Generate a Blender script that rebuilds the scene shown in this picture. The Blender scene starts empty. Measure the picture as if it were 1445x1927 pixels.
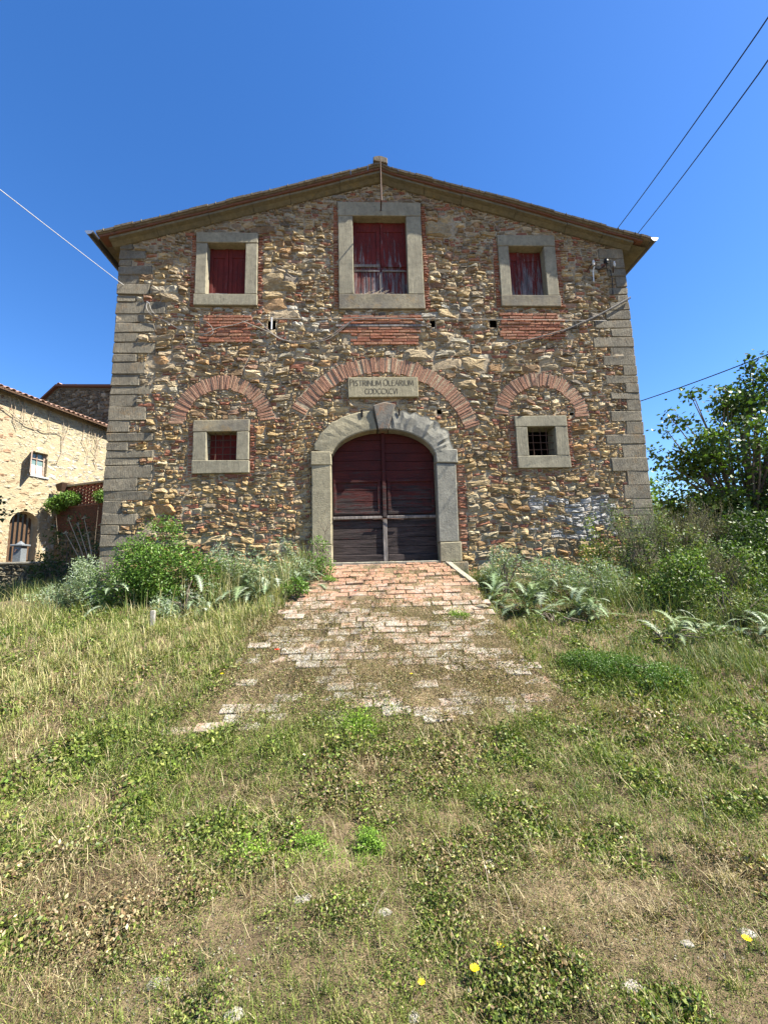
import bpy, math, random
import numpy as np
from mathutils import Vector, Matrix
random.seed(7); rng = np.random.default_rng(7)
sc = bpy.context.scene; COL = sc.collection
# ---------------------------------------------------------------- camera, sky, sun, exposure
RC = ((0.99879148,-0.04156687,-0.02622542),(-0.02006735,0.14219295,-0.98963552),(0.04486512,0.9889658,0.14118697))
cam = bpy.data.objects.new('camera', bpy.data.cameras.new('camera')); COL.objects.link(cam)
m = Matrix.Identity(4)
for i in range(3):
    m[i][0] = RC[0][i]; m[i][1] = -RC[1][i]; m[i][2] = -RC[2][i]
m.translation = (0,-7.8,1.6); cam.matrix_world = m
cam.data.sensor_fit = 'VERTICAL'; cam.data.sensor_height = 36; cam.data.lens = 799.2/1927*36
cam.data.clip_start = .05; cam.data.clip_end = 2000
sc.camera = cam
SUN = Vector((3.5,-1.0,4.6)).normalized()
el = math.asin(SUN.z); az = math.atan2(SUN.x, SUN.y)
w = bpy.data.worlds.new('World'); sc.world = w; w.use_nodes = True
nt = w.node_tree; nt.nodes.clear()
sky = nt.nodes.new('ShaderNodeTexSky'); sky.sky_type = 'NISHITA'; sky.sun_disc = False
sky.sun_elevation = el; sky.sun_rotation = az
sky.altitude = 300; sky.air_density = 1.0; sky.dust_density = 0.3; sky.ozone_density = 3.0
hs = nt.nodes.new('ShaderNodeHueSaturation'); hs.inputs['Saturation'].default_value = 1.28; hs.inputs['Value'].default_value = 0.95; hs.inputs['Hue'].default_value = 0.508
bg = nt.nodes.new('ShaderNodeBackground'); bg.inputs[1].default_value = 0.078
wo = nt.nodes.new('ShaderNodeOutputWorld')
nt.links.new(sky.outputs[0], hs.inputs['Color']); nt.links.new(hs.outputs[0], bg.inputs[0]); nt.links.new(bg.outputs[0], wo.inputs[0])
sl = bpy.data.lights.new('sun','SUN'); sl.energy = 5.0; sl.angle = math.radians(.5); sl.color = (1,.94,.82)
so = bpy.data.objects.new('sun', sl); COL.objects.link(so)
so.rotation_euler = SUN.to_track_quat('Z','Y').to_euler(); so.location = (30,-10,40)
sc.view_settings.view_transform = 'Standard'; sc.view_settings.look = 'None'
sc.view_settings.exposure = 1.85; sc.view_settings.gamma = 1; sc.view_settings.use_curve_mapping = False

# ---------------------------------------------------------------- materials
def N(nt, t, **k):
    n = nt.nodes.new(t)
    for a, b in k.items():
        if a.startswith('i_'): n.inputs[a[2:].replace('_',' ')].default_value = b
        else: setattr(n, a, b)
    return n
def newmat(name):
    m = bpy.data.materials.new(name); m.use_nodes = True; m.node_tree.nodes.clear()
    return m, m.node_tree
def mix(nt, fac, a, b, mode='MIX'):
    n = nt.nodes.new('ShaderNodeMix'); n.data_type = 'RGBA'; n.blend_type = mode
    for s, v in ((n.inputs[0],fac),(n.inputs[6],a),(n.inputs[7],b)):
        if isinstance(v, bpy.types.NodeSocket): nt.links.new(v, s)
        elif isinstance(v, (int,float)): s.default_value = v
        else: s.default_value = (*v,1)
    return n.outputs[2]
def noise(nt, vec, scale, detail=4, rough=.6, lo=None, hi=None):
    n = N(nt,'ShaderNodeTexNoise'); n.inputs['Scale'].default_value = scale; n.inputs['Detail'].default_value = detail
    n.inputs['Roughness'].default_value = rough; nt.links.new(vec, n.inputs['Vector'])
    if lo is None: return n.outputs[0]
    r = N(nt,'ShaderNodeMapRange'); r.inputs[1].default_value = lo; r.inputs[2].default_value = hi
    nt.links.new(n.outputs[0], r.inputs[0]); return r.outputs[0]
def pos(nt, scale=(1,1,1)):
    g = N(nt,'ShaderNodeNewGeometry'); mp = N(nt,'ShaderNodeMapping'); mp.inputs['Scale'].default_value = scale
    nt.links.new(g.outputs['Position'], mp.inputs[0]); return mp.outputs[0]
def attr(nt): 
    a = N(nt,'ShaderNodeAttribute'); a.attribute_name = 'Col'; return a.outputs[0]
def bump(nt, h, strength=.5, dist=.01, prev=None):
    b = N(nt,'ShaderNodeBump'); b.inputs['Strength'].default_value = strength; b.inputs['Distance'].default_value = dist
    nt.links.new(h, b.inputs['Height'])
    if prev: nt.links.new(prev, b.inputs['Normal'])
    return b.outputs[0]
def finish(nt, col, rough=.9, normal=None, spec=.2, metal=0):
    p = N(nt,'ShaderNodeBsdfPrincipled'); o = N(nt,'ShaderNodeOutputMaterial')
    if isinstance(col, bpy.types.NodeSocket): nt.links.new(col, p.inputs['Base Color'])
    else: p.inputs['Base Color'].default_value = (*col,1)
    p.inputs['Roughness'].default_value = rough; p.inputs['Specular IOR Level'].default_value = spec
    p.inputs['Metallic'].default_value = metal
    if normal: nt.links.new(normal, p.inputs['Normal'])
    nt.links.new(p.outputs[0], o.inputs[0]); return p
def gmul(nt, col, v, a, b):
    r = N(nt,'ShaderNodeMapRange'); r.inputs[1].default_value=.25; r.inputs[2].default_value=.75
    r.inputs[3].default_value = a; r.inputs[4].default_value = b; nt.links.new(v, r.inputs[0])
    return mix(nt, 1.0, col, r.outputs[0], 'MULTIPLY')

def mat_rubble():
    m, nt = newmat('rubble stone'); p = pos(nt)
    c = attr(nt); c = gmul(nt, c, noise(nt,p,14,6,.7), .62, 1.35)
    c = mix(nt, noise(nt,p,3.1,5,.7,.55,.75), c, (.33,.22,.10), 'MIX') if False else c
    c = mix(nt, noise(nt,p,9,6,.75,.62,.70), c, (.50,.46,.38))
    c = mix(nt, noise(nt,p,5.5,6,.75,.64,.72), c, (.10,.085,.07))
    n1 = bump(nt, noise(nt,p,16,8,.75), 1, .06); n2 = bump(nt, noise(nt,p,70,4,.7), .8, .012, n1)
    finish(nt, c, .93, n2); return m
def mat_mortar():
    m, nt = newmat('lime mortar'); p = pos(nt)
    c = mix(nt, noise(nt,p,2.2,6,.7,.35,.65), (.30,.24,.16), (.40,.33,.23))
    c = gmul(nt, c, noise(nt,p,30,5,.7), .6, 1.3)
    n1 = bump(nt, noise(nt,p,18,7,.75), .9, .04); n2 = bump(nt, noise(nt,p,120,3,.7), .5, .005, n1)
    finish(nt, c, .95, n2); return m
def mat_brick(name, pale=0, lime=False):
    m, nt = newmat(name); p = pos(nt)
    oi = N(nt,'ShaderNodeObjectInfo'); r = N(nt,'ShaderNodeValToRGB')
    e = r.color_ramp.elements; e[0].position=0; e[0].color=(.21,.08,.05,1); e[1].position=1; e[1].color=(.34,.17,.10,1)
    for q,cc in ((.3,(.28,.10,.06,1)),(.6,(.31,.13,.075,1)),(.85,(.24,.12,.08,1))):
        x = e.new(q); x.color = cc
    nt.links.new(oi.outputs['Random'], r.inputs[0]); c = r.outputs[0]
    if pale: c = mix(nt, pale, c, (.28,.21,.145))
    c = gmul(nt, c, noise(nt,p,20,6,.7), .6, 1.35)
    c = mix(nt, noise(nt,p,7,6,.75,.60,.70), c, (.32,.27,.20))
    c = mix(nt, noise(nt,p,4,6,.75,.58,.70), c, (.11,.08,.06))
    if lime:
        g = N(nt,'ShaderNodeNewGeometry'); sx = N(nt,'ShaderNodeSeparateXYZ'); nt.links.new(g.outputs['Position'], sx.inputs[0])
        r = N(nt,'ShaderNodeMapRange'); r.inputs[1].default_value=-2.2; r.inputs[2].default_value=-.2; r.inputs[3].default_value=.10; r.inputs[4].default_value=-.05; nt.links.new(sx.outputs[1], r.inputs[0])
        ad = N(nt,'ShaderNodeMath'); nt.links.new(noise(nt,p,3.6,10,.88), ad.inputs[0]); nt.links.new(r.outputs[0], ad.inputs[1])
        f_ = N(nt,'ShaderNodeMapRange'); f_.inputs[1].default_value=.50; f_.inputs[2].default_value=.64; nt.links.new(ad.outputs[0], f_.inputs[0]); f = f_.outputs[0]
        c = mix(nt, f, c, (.31,.29,.25))
        c = mix(nt, noise(nt,p,16,5,.7,.54,.64), c, (.13,.105,.075))
        c = mix(nt, noise(nt,p,2.2,7,.8,.56,.72), c, (.20,.15,.10))
    n1 = bump(nt, noise(nt,p,30,6,.72), .8, .015); n2 = bump(nt, noise(nt,p,130,3,.7), .5, .004, n1)
    finish(nt, c, .93, n2); return m
def mat_brickbits():
    m, nt = newmat('brick fragments'); p = pos(nt); c = attr(nt)
    c = gmul(nt, c, noise(nt,p,20,6,.7), .6, 1.3)
    c = mix(nt, noise(nt,p,8,6,.75,.60,.70), c, (.40,.34,.26))
    n1 = bump(nt, noise(nt,p,28,6,.72), .8, .02)
    finish(nt, c, .93, n1); return m
def mat_serena(name, a=(.30,.275,.215), b=(.38,.34,.25), tool='v', stain=(.42,.30,.12), staina=.66):
    m, nt = newmat(name); p = pos(nt)
    c = mix(nt, noise(nt,p,1.7,6,.65,.35,.65), a, b)
    c = gmul(nt, c, noise(nt,p,12,7,.7), .66, 1.28)
    c = mix(nt, noise(nt,p,6,7,.8,.57,.70), c, (.10,.10,.08))
    c = gmul(nt, c, noise(nt,pos(nt,(9,9,1.2)),1.5,5,.7), .8, 1.15)
    c = mix(nt, noise(nt,p,3.3,7,.8,staina,staina+.16), c, stain)
    ps = pos(nt, (60,60,5)) if tool=='v' else (pos(nt,(55,55,9)) if tool=='q' else pos(nt,(25,25,25)))
    if tool=='q': c = gmul(nt, c, noise(nt,p,45,4,.8), .7, 1.25)
    n1 = bump(nt, noise(nt,ps,1.0 if tool=='v' else 1.2,4,.7), 1 if tool=='q' else .55, .03 if tool=='q' else .012); n2 = bump(nt, noise(nt,p,40,6,.75), .6, .008, n1)
    finish(nt, c, .9, n2); return m
def mat_wood_red(name, peel=.5, horiz=False, zfade=None, red=(.10,.010,.007), ga=(.02,.014,.014), gb=(.085,.068,.062)):
    m, nt = newmat(name)
    p = pos(nt); ps = pos(nt, (1.3,8,12) if horiz else (14,8,1.1))
    pf = pos(nt, (4,40,70) if horiz else (70,40,4))
    c = gmul(nt, mix(nt, noise(nt,p,4,5,.7,.35,.7), red, (red[0]*.55,red[1]*.7,red[2]*.8)), noise(nt,pf,1,4,.7), .6, 1.4)
    grey = gmul(nt, mix(nt, noise(nt,ps,1.3,5,.7,.35,.65),ga,gb), noise(nt,pf,1.2,4,.7), .35, 1.5)
    f = noise(nt,ps,1.6,7,.8)
    if zfade:
        g = N(nt,'ShaderNodeNewGeometry'); s = N(nt,'ShaderNodeSeparateXYZ'); nt.links.new(g.outputs['Position'], s.inputs[0])
        r = N(nt,'ShaderNodeMapRange'); r.inputs[1].default_value=zfade[0]; r.inputs[2].default_value=zfade[1]; r.inputs[3].default_value=.24 if horiz else .12; r.inputs[4].default_value=-.12
        nt.links.new(s.outputs[2], r.inputs[0]); a = N(nt,'ShaderNodeMath'); nt.links.new(f,a.inputs[0]); nt.links.new(r.outputs[0],a.inputs[1]); f = a.outputs[0]
    rr = N(nt,'ShaderNodeMapRange'); rr.inputs[1].default_value=peel; rr.inputs[2].default_value=peel+.06; nt.links.new(f, rr.inputs[0])
    c = mix(nt, rr.outputs[0], c, grey)
    n1 = bump(nt, noise(nt,pf,1,5,.7), .8, .012)
    finish(nt, c, .75, n1, .25); return m
def mat_plain(name, a, b=None, sc_=8, rough=.8, metal=0, bmp=.3, spec=.25):
    m, nt = newmat(name); p = pos(nt); b = b or tuple(x*.6 for x in a)
    c = mix(nt, noise(nt,p,sc_,6,.7,.35,.65), a, b)
    finish(nt, c, rough, bump(nt, noise(nt,p,sc_*6,4,.7), bmp, .01), spec, metal); return m
def mat_leaf(name, trans=.3, rough=.6):
    m, nt = newmat(name); c = attr(nt)
    c = gmul(nt, c, noise(nt,pos(nt),30,2,.5), .55, .98)
    p = N(nt,'ShaderNodeBsdfPrincipled'); nt.links.new(c,p.inputs['Base Color']); p.inputs['Roughness'].default_value=rough; p.inputs['Specular IOR Level'].default_value=.3
    t = N(nt,'ShaderNodeBsdfTranslucent'); nt.links.new(mix(nt,1,c,(1.1,1.25,.5),'MULTIPLY'), t.inputs[0])
    s = N(nt,'ShaderNodeMixShader'); s.inputs[0].default_value=trans; nt.links.new(p.outputs[0],s.inputs[1]); nt.links.new(t.outputs[0],s.inputs[2])
    o = N(nt,'ShaderNodeOutputMaterial'); nt.links.new(s.outputs[0],o.inputs[0]); return m
def mat_ground():
    m, nt = newmat('dry earth'); p = pos(nt)
    c = mix(nt, noise(nt,p,1.6,7,.7,.35,.65), (.07,.052,.032), (.22,.165,.10))
    c = gmul(nt, c, noise(nt,p,24,7,.75), .5, 1.4)
    c = mix(nt, noise(nt,p,9,7,.8,.58,.68), c, (.28,.235,.16))
    c = mix(nt, noise(nt,p,5,7,.8,.60,.72), c, (.10,.12,.04))
    n1 = bump(nt, noise(nt,p,16,7,.75), .9, .03); n2 = bump(nt, noise(nt,p,90,4,.75), .7, .006, n1)
    finish(nt, c, .97, n2, .1); return m
def mat_stucco():
    m, nt = newmat('cream limewashed rubble'); p = pos(nt)
    c = attr(nt); c = gmul(nt, c, noise(nt,p,6,7,.75), .58, .92)
    c = mix(nt, noise(nt,p,2.6,7,.8,.60,.68), c, (.36,.24,.13))
    n1 = bump(nt, noise(nt,p,9,7,.75), .9, .06); n2 = bump(nt, noise(nt,p,50,4,.7), .6, .01, n1)
    finish(nt, c, .95, n2); return m
M = dict(rubble=mat_rubble(), mortar=mat_mortar(), latticebrick=mat_plain('lattice brick',(.26,.08,.045),(.14,.05,.03),6,.95,0,.8), shadebrick=mat_plain('shade darkened brick',(.10,.04,.028),(.055,.035,.022),6,.95,0,.8), brick=mat_brick('red brick',.12), archbrick=mat_brick('arch brick',.42),  # terrace wall courses: the wall's shade is put into the dark brick colour
    path=mat_brick('worn paving brick',.45,True), bits=mat_brickbits(), serena=mat_serena('pietra serena',(.20,.18,.13),(.27,.245,.175)), quoin=mat_serena('tooled quoin stone',(.14,.125,.097),(.235,.205,.15),'q',(.22,.15,.08),.54),
    doorstone=mat_serena('door surround stone',(.20,.18,.125),(.29,.255,.17),'x'), bluestone=mat_serena('blue grey flaking stone',(.15,.145,.125),(.24,.23,.19),'x',(.36,.30,.2),.68),
    rust=mat_serena('rust stained keystone',(.12,.12,.11),(.20,.17,.13),'x',(.24,.10,.04),.5),
    cornice=mat_serena('yellowed cornice stone',(.165,.14,.085),(.12,.11,.08),'x',(.22,.155,.055),.56), plaque=mat_serena('plaque stone',(.25,.22,.145),(.31,.275,.185),'v',(.42,.34,.2),.7),
    shutter=mat_wood_red('weathered red shutter paint',.60,red=(.12,.013,.008),ga=(.04,.035,.04),gb=(.20,.175,.18)), shutter2=mat_wood_red('peeling red shutter paint',.54,zfade=(7.1,9.1),red=(.12,.013,.008),ga=(.04,.035,.04),gb=(.20,.175,.18)), door=mat_wood_red('weathered red door boards',.53,True,(1.9,4.0),(.06,.008,.006),ga=(.012,.008,.008),gb=(.055,.04,.037)),
    greywood=mat_wood_red('bare grey wood',.15,ga=(.10,.085,.075),gb=(.24,.215,.20)), iron=mat_plain('rusty iron',(.05,.035,.03),(.10,.05,.03),30,.7,.3), lead=mat_plain('weathered copper gutter',(.05,.048,.045),(.09,.08,.07),10,.55,.5),
    steel=mat_plain('zinc',(.5,.52,.54),(.35,.37,.38),12,.4,.8), cable=mat_plain('grey cable',(.27,.25,.22),(.2,.18,.16),20,.6), blackcable=mat_plain('black cable',(.02,.02,.022),None,20,.5),
    whitecable=mat_plain('white cable',(.5,.5,.5),(.4,.4,.4),20,.5), tile=mat_plain('lichened terracotta tile',(.17,.145,.105),(.10,.08,.06),9,.95,0,.6), tilepink=mat_plain('pale pink coppi',(.42,.27,.20),(.30,.18,.13),9,.95,0,.5), tilered=mat_plain('red terracotta',(.16,.065,.04),(.11,.06,.04),9,.95,0,.5),  # roof tiles: pale pink mottled with a deeper pink
    dark=mat_plain('unlit interior',(.012,.010,.010),None,5,.95), leaf=mat_leaf('leaves',.28,.48), grass=mat_leaf('grass blades',.25,.55), silver=mat_leaf('silver leaves',.12,.65),
    bark=mat_plain('bark',(.16,.13,.10),(.09,.07,.05),14,.95,0,.8), drystem=mat_plain('dry stem',(.42,.34,.24),(.28,.22,.16),30,.9), ground=mat_ground(), stucco=mat_stucco(),
    limestone=mat_plain('pale limestone',(.34,.32,.28),(.20,.18,.15),14,.95,0,.9), petalr=mat_plain('poppy petal',(.75,.045,.015),(.55,.03,.01),30,.6), petaly=mat_plain('yellow petal',(.85,.62,.02),(.8,.5,.01),30,.6),
    ceramic=mat_plain('white ceramic',(.7,.7,.68),None,30,.25,0,.05,.5), glass=mat_plain('greenish window glass',(.10,.16,.15),(.2,.27,.26),3,.12,0,.02,.6), whitecurtain=mat_plain('white lace curtain',(.72,.74,.74),(.5,.52,.52),18,.9),
    fountain=mat_plain('grey painted cast iron',(.16,.18,.20),(.11,.12,.13),20,.6), gatewood=mat_plain('brown gate wood',(.10,.06,.035),(.06,.035,.02),20,.8), kerb=mat_plain('pale kerb stone',(.29,.265,.21),(.19,.175,.14),12,.95,0,.7),
    lintelstain=mat_serena('stained lintel stone',(.15,.135,.11),(.25,.215,.145),'x',(.25,.17,.08),.55), brown=mat_plain('brown painted shutter',(.25,.17,.13),(.4,.33,.27),12,.8),
    letter=mat_plain('incised letter shade',(.10,.085,.06),None,30,.9), hill=mat_plain('distant wooded hill',(.05,.08,.03),(.035,.055,.02),.3,1))

# ---------------------------------------------------------------- builders
def tag(o, label=None, cat=None, group=None, kind=None):
    if label: o['label'] = label
    if cat: o['category'] = cat
    if group: o['group'] = group
    if kind: o['kind'] = kind
    return o
def setparent(o, parent):
    if parent is not None:
        mw = o.matrix_basis.copy(); o.parent = parent
        pm = parent.matrix_basis.copy(); p = parent
        W = parent['_w'] if False else None
        o.matrix_parent_inverse = wmat(parent).inverted()
def wmat(o):
    m = o.matrix_basis.copy()
    if o.parent: m = wmat(o.parent) @ o.matrix_parent_inverse @ m
    return m
def thing(name, loc, label, cat, group=None):
    o = bpy.data.objects.new(name, None); o.location = loc; o.empty_display_size = .2; COL.objects.link(o)
    return tag(o, label, cat, group)
def build_arr(name, V, F, C=None, mat=None, parent=None, kind=None, smooth=False, k=None):
    """V (n,3); F: (m,k) array or list of tuples"""
    me = bpy.data.meshes.new(name); V = np.asarray(V, np.float32)
    if isinstance(F, np.ndarray):
        kk = F.shape[1]; li = F.astype(np.int32).ravel(); ls = np.arange(0, len(li), kk, dtype=np.int32)
    else:
        li = np.fromiter((i for f in F for i in f), np.int32); ln = np.array([len(f) for f in F]); ls = np.concatenate(([0], np.cumsum(ln)[:-1])).astype(np.int32)
    me.vertices.add(len(V)); me.vertices.foreach_set('co', V.ravel())
    me.loops.add(len(li)); me.loops.foreach_set('vertex_index', li)
    me.polygons.add(len(ls)); me.polygons.foreach_set('loop_start', ls)
    me.update(calc_edges=True); me.validate()
    if C is not None:
        a = me.color_attributes.new('Col','FLOAT_COLOR','POINT'); C = np.asarray(C, np.float32)
        a.data.foreach_set('color', np.concatenate([C, np.ones((len(C),1),np.float32)],1).ravel())
    me.polygons.foreach_set('use_smooth', np.full(len(ls),bool(smooth)))
    if mat: me.materials.append(mat)
    o = bpy.data.objects.new(name, me); COL.objects.link(o)
    if parent is not None: setparent(o, parent)
    if kind: o['kind'] = kind
    return o
class MB:
    def __init__(s): s.v=[]; s.f=[]; s.c=[]
    def add(s, vs, fs, c=(.5,.5,.5)):
        n=len(s.v); s.v += [tuple(v) for v in vs]; s.f += [tuple(i+n for i in f) for f in fs]; s.c += [c]*len(vs)
    def box(s, x0,x1,y0,y1,z0,z1, c=(.5,.5,.5), ch=0, jit=0, mtx=None):
        vs,fs = cbox(x0,x1,y0,y1,z0,z1,ch,jit)
        if mtx is not None: vs=[mtx@Vector(v) for v in vs]
        s.add(vs,fs,c)
    def tube(s, pts, r, n=6, c=(.5,.5,.5), cap=True):
        pts=[Vector(p) for p in pts]; r = r if isinstance(r,(list,tuple)) else [r]*len(pts); vs=[]
        for i,p in enumerate(pts):
            d=(pts[min(i+1,len(pts)-1)]-pts[max(i-1,0)]).normalized()
            a=d.orthogonal().normalized() if i==0 else (a-d*a.dot(d)).normalized(); b=d.cross(a)
            for k in range(n):
                t=2*math.pi*k/n; vs.append(p+(a*math.cos(t)+b*math.sin(t))*r[i])
        fs=[(i*n+k,i*n+(k+1)%n,(i+1)*n+(k+1)%n,(i+1)*n+k) for i in range(len(pts)-1) for k in range(n)]
        if cap: fs += [tuple(range(n))[::-1], tuple(range((len(pts)-1)*n,len(pts)*n))]
        s.add(vs,fs,c)
    def prism(s, poly, y0, y1, c=(.5,.5,.5), ch=0.0):
        """poly [(x,z)] counter-clockwise seen from -y; extruded y0 (front) to y1 (back); ch = front chamfer"""
        n=len(poly); cx=sum(p[0] for p in poly)/n; cz=sum(p[1] for p in poly)/n; vs=[]
        if ch:
            for x,z in poly:
                L=math.hypot(x-cx,z-cz) or 1; k=1-ch/L; vs.append((cx+(x-cx)*k,y0,cz+(z-cz)*k))
            vs += [(x,y0+ch,z) for x,z in poly]; vs += [(x,y1,z) for x,z in poly]
            fs=[tuple(range(n)),tuple(range(2*n,3*n))[::-1]]+[(r*n+(i+1)%n,r*n+i,(r+1)*n+i,(r+1)*n+(i+1)%n) for r in (0,1) for i in range(n)]
        else:
            vs=[(x,y0,z) for x,z in poly]+[(x,y1,z) for x,z in poly]
            fs=[tuple(range(n)),tuple(range(n,2*n))[::-1]]+[((i+1)%n,i,n+i,n+(i+1)%n) for i in range(n)]
        s.add(vs,fs,c)
    def build(s, name, mat, parent=None, kind=None, smooth=False):
        return build_arr(name, np.array(s.v), s.f, np.array(s.c), mat, parent, kind, smooth)
def cbox(x0,x1,y0,y1,z0,z1,ch=0,jit=0):
    if not ch:
        vs=[(x,y,z) for x in (x0,x1) for y in (y0,y1) for z in (z0,z1)]
        fs=[(0,1,3,2),(4,6,7,5),(0,4,5,1),(2,3,7,6),(0,2,6,4),(1,5,7,3)]
    else:
        vs=[];idx={}
        for ix in (0,1):
            for iy in (0,1):
                for iz in (0,1):
                    X=(x0,x1)[ix];Y=(y0,y1)[iy];Z=(z0,z1)[iz];sx=(ch,-ch)[ix];sy=(ch,-ch)[iy];sz=(ch,-ch)[iz]
                    jx,jy,jz=[random.uniform(-jit,jit) for _ in range(3)]
                    idx[ix,iy,iz]=len(vs); vs += [(X+jx,Y+sy+jy,Z+sz+jz),(X+sx+jx,Y+jy,Z+sz+jz),(X+sx+jx,Y+sy+jy,Z+jz)]
        I=lambda a,b,c,k: idx[a,b,c]+k
        fs=[]
        for k,ax in enumerate('xyz'):
            for e in (0,1):
                q=[(0,0),(1,0),(1,1),(0,1)]
                def key(u,v): return (e,u,v) if k==0 else ((u,e,v) if k==1 else (u,v,e))
                f=[I(*key(u,v),k) for u,v in q]
                if (e==0) ^ (k==1): f=f[::-1]
                fs.append(tuple(f))
        for u in (0,1):
            for v in (0,1):
                fs.append((I(0,u,v,1),I(1,u,v,1),I(1,u,v,2),I(0,u,v,2)) if u==v else (I(0,u,v,2),I(1,u,v,2),I(1,u,v,1),I(0,u,v,1)))
                fs.append((I(u,0,v,2),I(u,1,v,2),I(u,1,v,0),I(u,0,v,0)) if u==v else (I(u,0,v,0),I(u,1,v,0),I(u,1,v,2),I(u,0,v,2)))
                fs.append((I(u,v,0,0),I(u,v,1,0),I(u,v,1,1),I(u,v,0,1)) if u==v else (I(u,v,0,1),I(u,v,1,1),I(u,v,1,0),I(u,v,0,0)))
        for a in (0,1):
            for b in (0,1):
                for c in (0,1):
                    f=(I(a,b,c,0),I(a,b,c,1),I(a,b,c,2)); fs.append(f if (a+b+c)%2 else f[::-1])
    return vs,fs
def part(name, mat, parent, *a, **k):
    b=MB(); b.box(*a, **k); return b.build(name, mat, parent)
def link_copy(me, name, parent, loc, rot=(0,0,0), scl=(1,1,1)):
    o=bpy.data.objects.new(name, me); o.location=loc; o.rotation_euler=rot; o.scale=scl; COL.objects.link(o); setparent(o,parent); return o
# value noise in numpy
_T = rng.random((256,256))
def vn(x, y, s=1.0, o=0):
    x=np.asarray(x)*s+o*17.3+100; y=np.asarray(y)*s+o*9.1+100
    xi=np.floor(x).astype(int); yi=np.floor(y).astype(int); fx=x-xi; fy=y-yi; fx=fx*fx*(3-2*fx); fy=fy*fy*(3-2*fy)
    g=lambda a,b:_T[a%256,b%256]
    return (g(xi,yi)*(1-fx)+g(xi+1,yi)*fx)*(1-fy)+(g(xi,yi+1)*(1-fx)+g(xi+1,yi+1)*fx)*fy
def fbm(x,y,s=1.0,o=0): return (vn(x,y,s,o)+.5*vn(x,y,s*2.1,o+1)+.25*vn(x,y,s*4.3,o+2))/1.75

# ---------------------------------------------------------------- terrain
def ss(a,b,x): t=np.clip((x-a)/(b-a),0,1); return t*t*(3-2*t)
def ramp_edges(Y):
    return np.interp(Y,[-4.5,-3.5,-1.5,0],[-2.1,-1.5,-1.05,-.72]), np.interp(Y,[-4.5,-3.9,-2.6,-1,0],[2.6,2.0,1.6,1.62,1.42])
def rampz(Y): return np.interp(Y,[-60,-8,-6,-4.6,-3.7,-2.93,-1.5,0,1],[-.3,-.02,0,.1,.3,.6,1.19,1.79,1.8])
def H0(X,Y):
    P=rampz(Y)
    S=np.interp(Y,[-60,-8,-6,-4.6,-3.7,-2.9,-1.5,0,1,60],[-.3,-.02,0,.1,.27,.5,.98,1.4,1.45,1.6])
    S=S-ss(-2,-8,X)*.2*ss(-6,0,Y)
    l,r=ramp_edges(Y); m=ss(l-.7,l-.05,X)*ss(r+.35,r+.02,X)
    return S+(P-S)*m, m
def H(X,Y):
    h,m=H0(X,Y); k=ss(7.7,7.0,np.abs(Y+1.5))*ss(12,9,np.abs(X))
    return h+k*(1-.85*m*ss(-4.2,-3.6,Y))*((fbm(X,Y,1.3,3)-.5)*.12+(fbm(X,Y,6,5)-.5)*.05)
def axis(dense0,dense1,step,far):
    a=np.arange(dense0,dense1+step/2,step); k=np.geomspace(step,1,2)
    out=[];d=step;x=dense1
    while x<far: d*=1.25; x+=d; out.append(x)
    neg=[];d=step;x=dense0
    while x>-far: d*=1.25; x-=d; neg.append(x)
    return np.array(neg[::-1]+list(a)+out)
gx=axis(-7,7,.05,600); gy=axis(-7.6,1.0,.05,900)
GX,GY=np.meshgrid(gx,gy,indexing='ij'); GZ=H(GX,GY)
GZ=np.where((GX>-4.5)&(GX<5.3)&(GY>.12)&(GY<9.5), GZ-.6, GZ)
nx,ny=len(gx),len(gy); I=np.arange(nx*ny).reshape(nx,ny)
F=np.stack([I[:-1,:-1],I[1:,:-1],I[1:,1:],I[:-1,1:]],-1).reshape(-1,4)
build_arr('ground', np.stack([GX,GY,GZ],-1).reshape(-1,3), F, None, M['ground'], None, 'structure', True)

# ================================================================ the mill building
XL,XR=-4.71,5.46
TOP=[(-4.71,8.19),(-3.28,8.57),(-1.89,8.98),(-.41,9.36),(.44,9.61),(1.68,9.27),(2.74,8.94),(3.81,8.64),(4.88,8.32),(5.46,8.12)]
def topz(x): return float(np.interp(x,[p[0] for p in TOP],[p[1] for p in TOP]))
mill=thing('stone_mill',(.37,0,1.4),'old gabled rubble stone oil mill with red double door and arched brick reliefs','building')
WIN=[dict(o=(-3.24,-2.03,6.84,8.42),i=(-3.02,-2.27,7.08,8.19)),dict(o=(-.43,1.27,6.77,9.15),i=(-.13,.96,7.09,8.83)),dict(o=(2.83,4.03,6.83,8.42),i=(3.05,3.78,7.07,8.17)),
     dict(o=(-3.16,-2.13,3.49,4.51),i=(-2.91,-2.36,3.73,4.28)),dict(o=(2.92,3.94,3.49,4.53),i=(3.15,3.69,3.73,4.31))]
ARCH=[dict(c=(-2.635,4.42),r=(.70,.975),a=(178,6)),dict(c=(.37,3.79),r=(1.66,1.965),a=(151,17)),dict(c=(3.47,4.47),r=(.68,.955),a=(172,3))]
HOLES=[(-4.33,6.5,.10,.09),(-1.73,6.45,.09,.09),(1.43,6.48,.05,.08),(2.65,6.47,.08,.09),(4.8,6.48,.1,.07),(1.46,4.63,.05,.06),(2.78,4.58,.06,.05),(4.07,4.57,.05,.05),(5.01,4.61,.07,.05),(-2.88,6.48,.09,.05)]
PLAQ=(-.27,1.07,4.925,5.325)
def inrect(x,z,r,g=0): return (x>r[0]-g)&(x<r[1]+g)&(z>r[2]-g)&(z<r[3]+g)
def ell(x,z,cx,cz,a,b,p=2.3): return (np.abs((x-cx)/a)**p+np.abs((z-cz)/b)**p)<1
def door_outer(x,z):
    return ((x>-.98)&(x<1.74)&(z<3.64)&(z>1.2))|((z>=3.64)&ell(x,z,.38,3.62,1.36,1.06))
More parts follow.
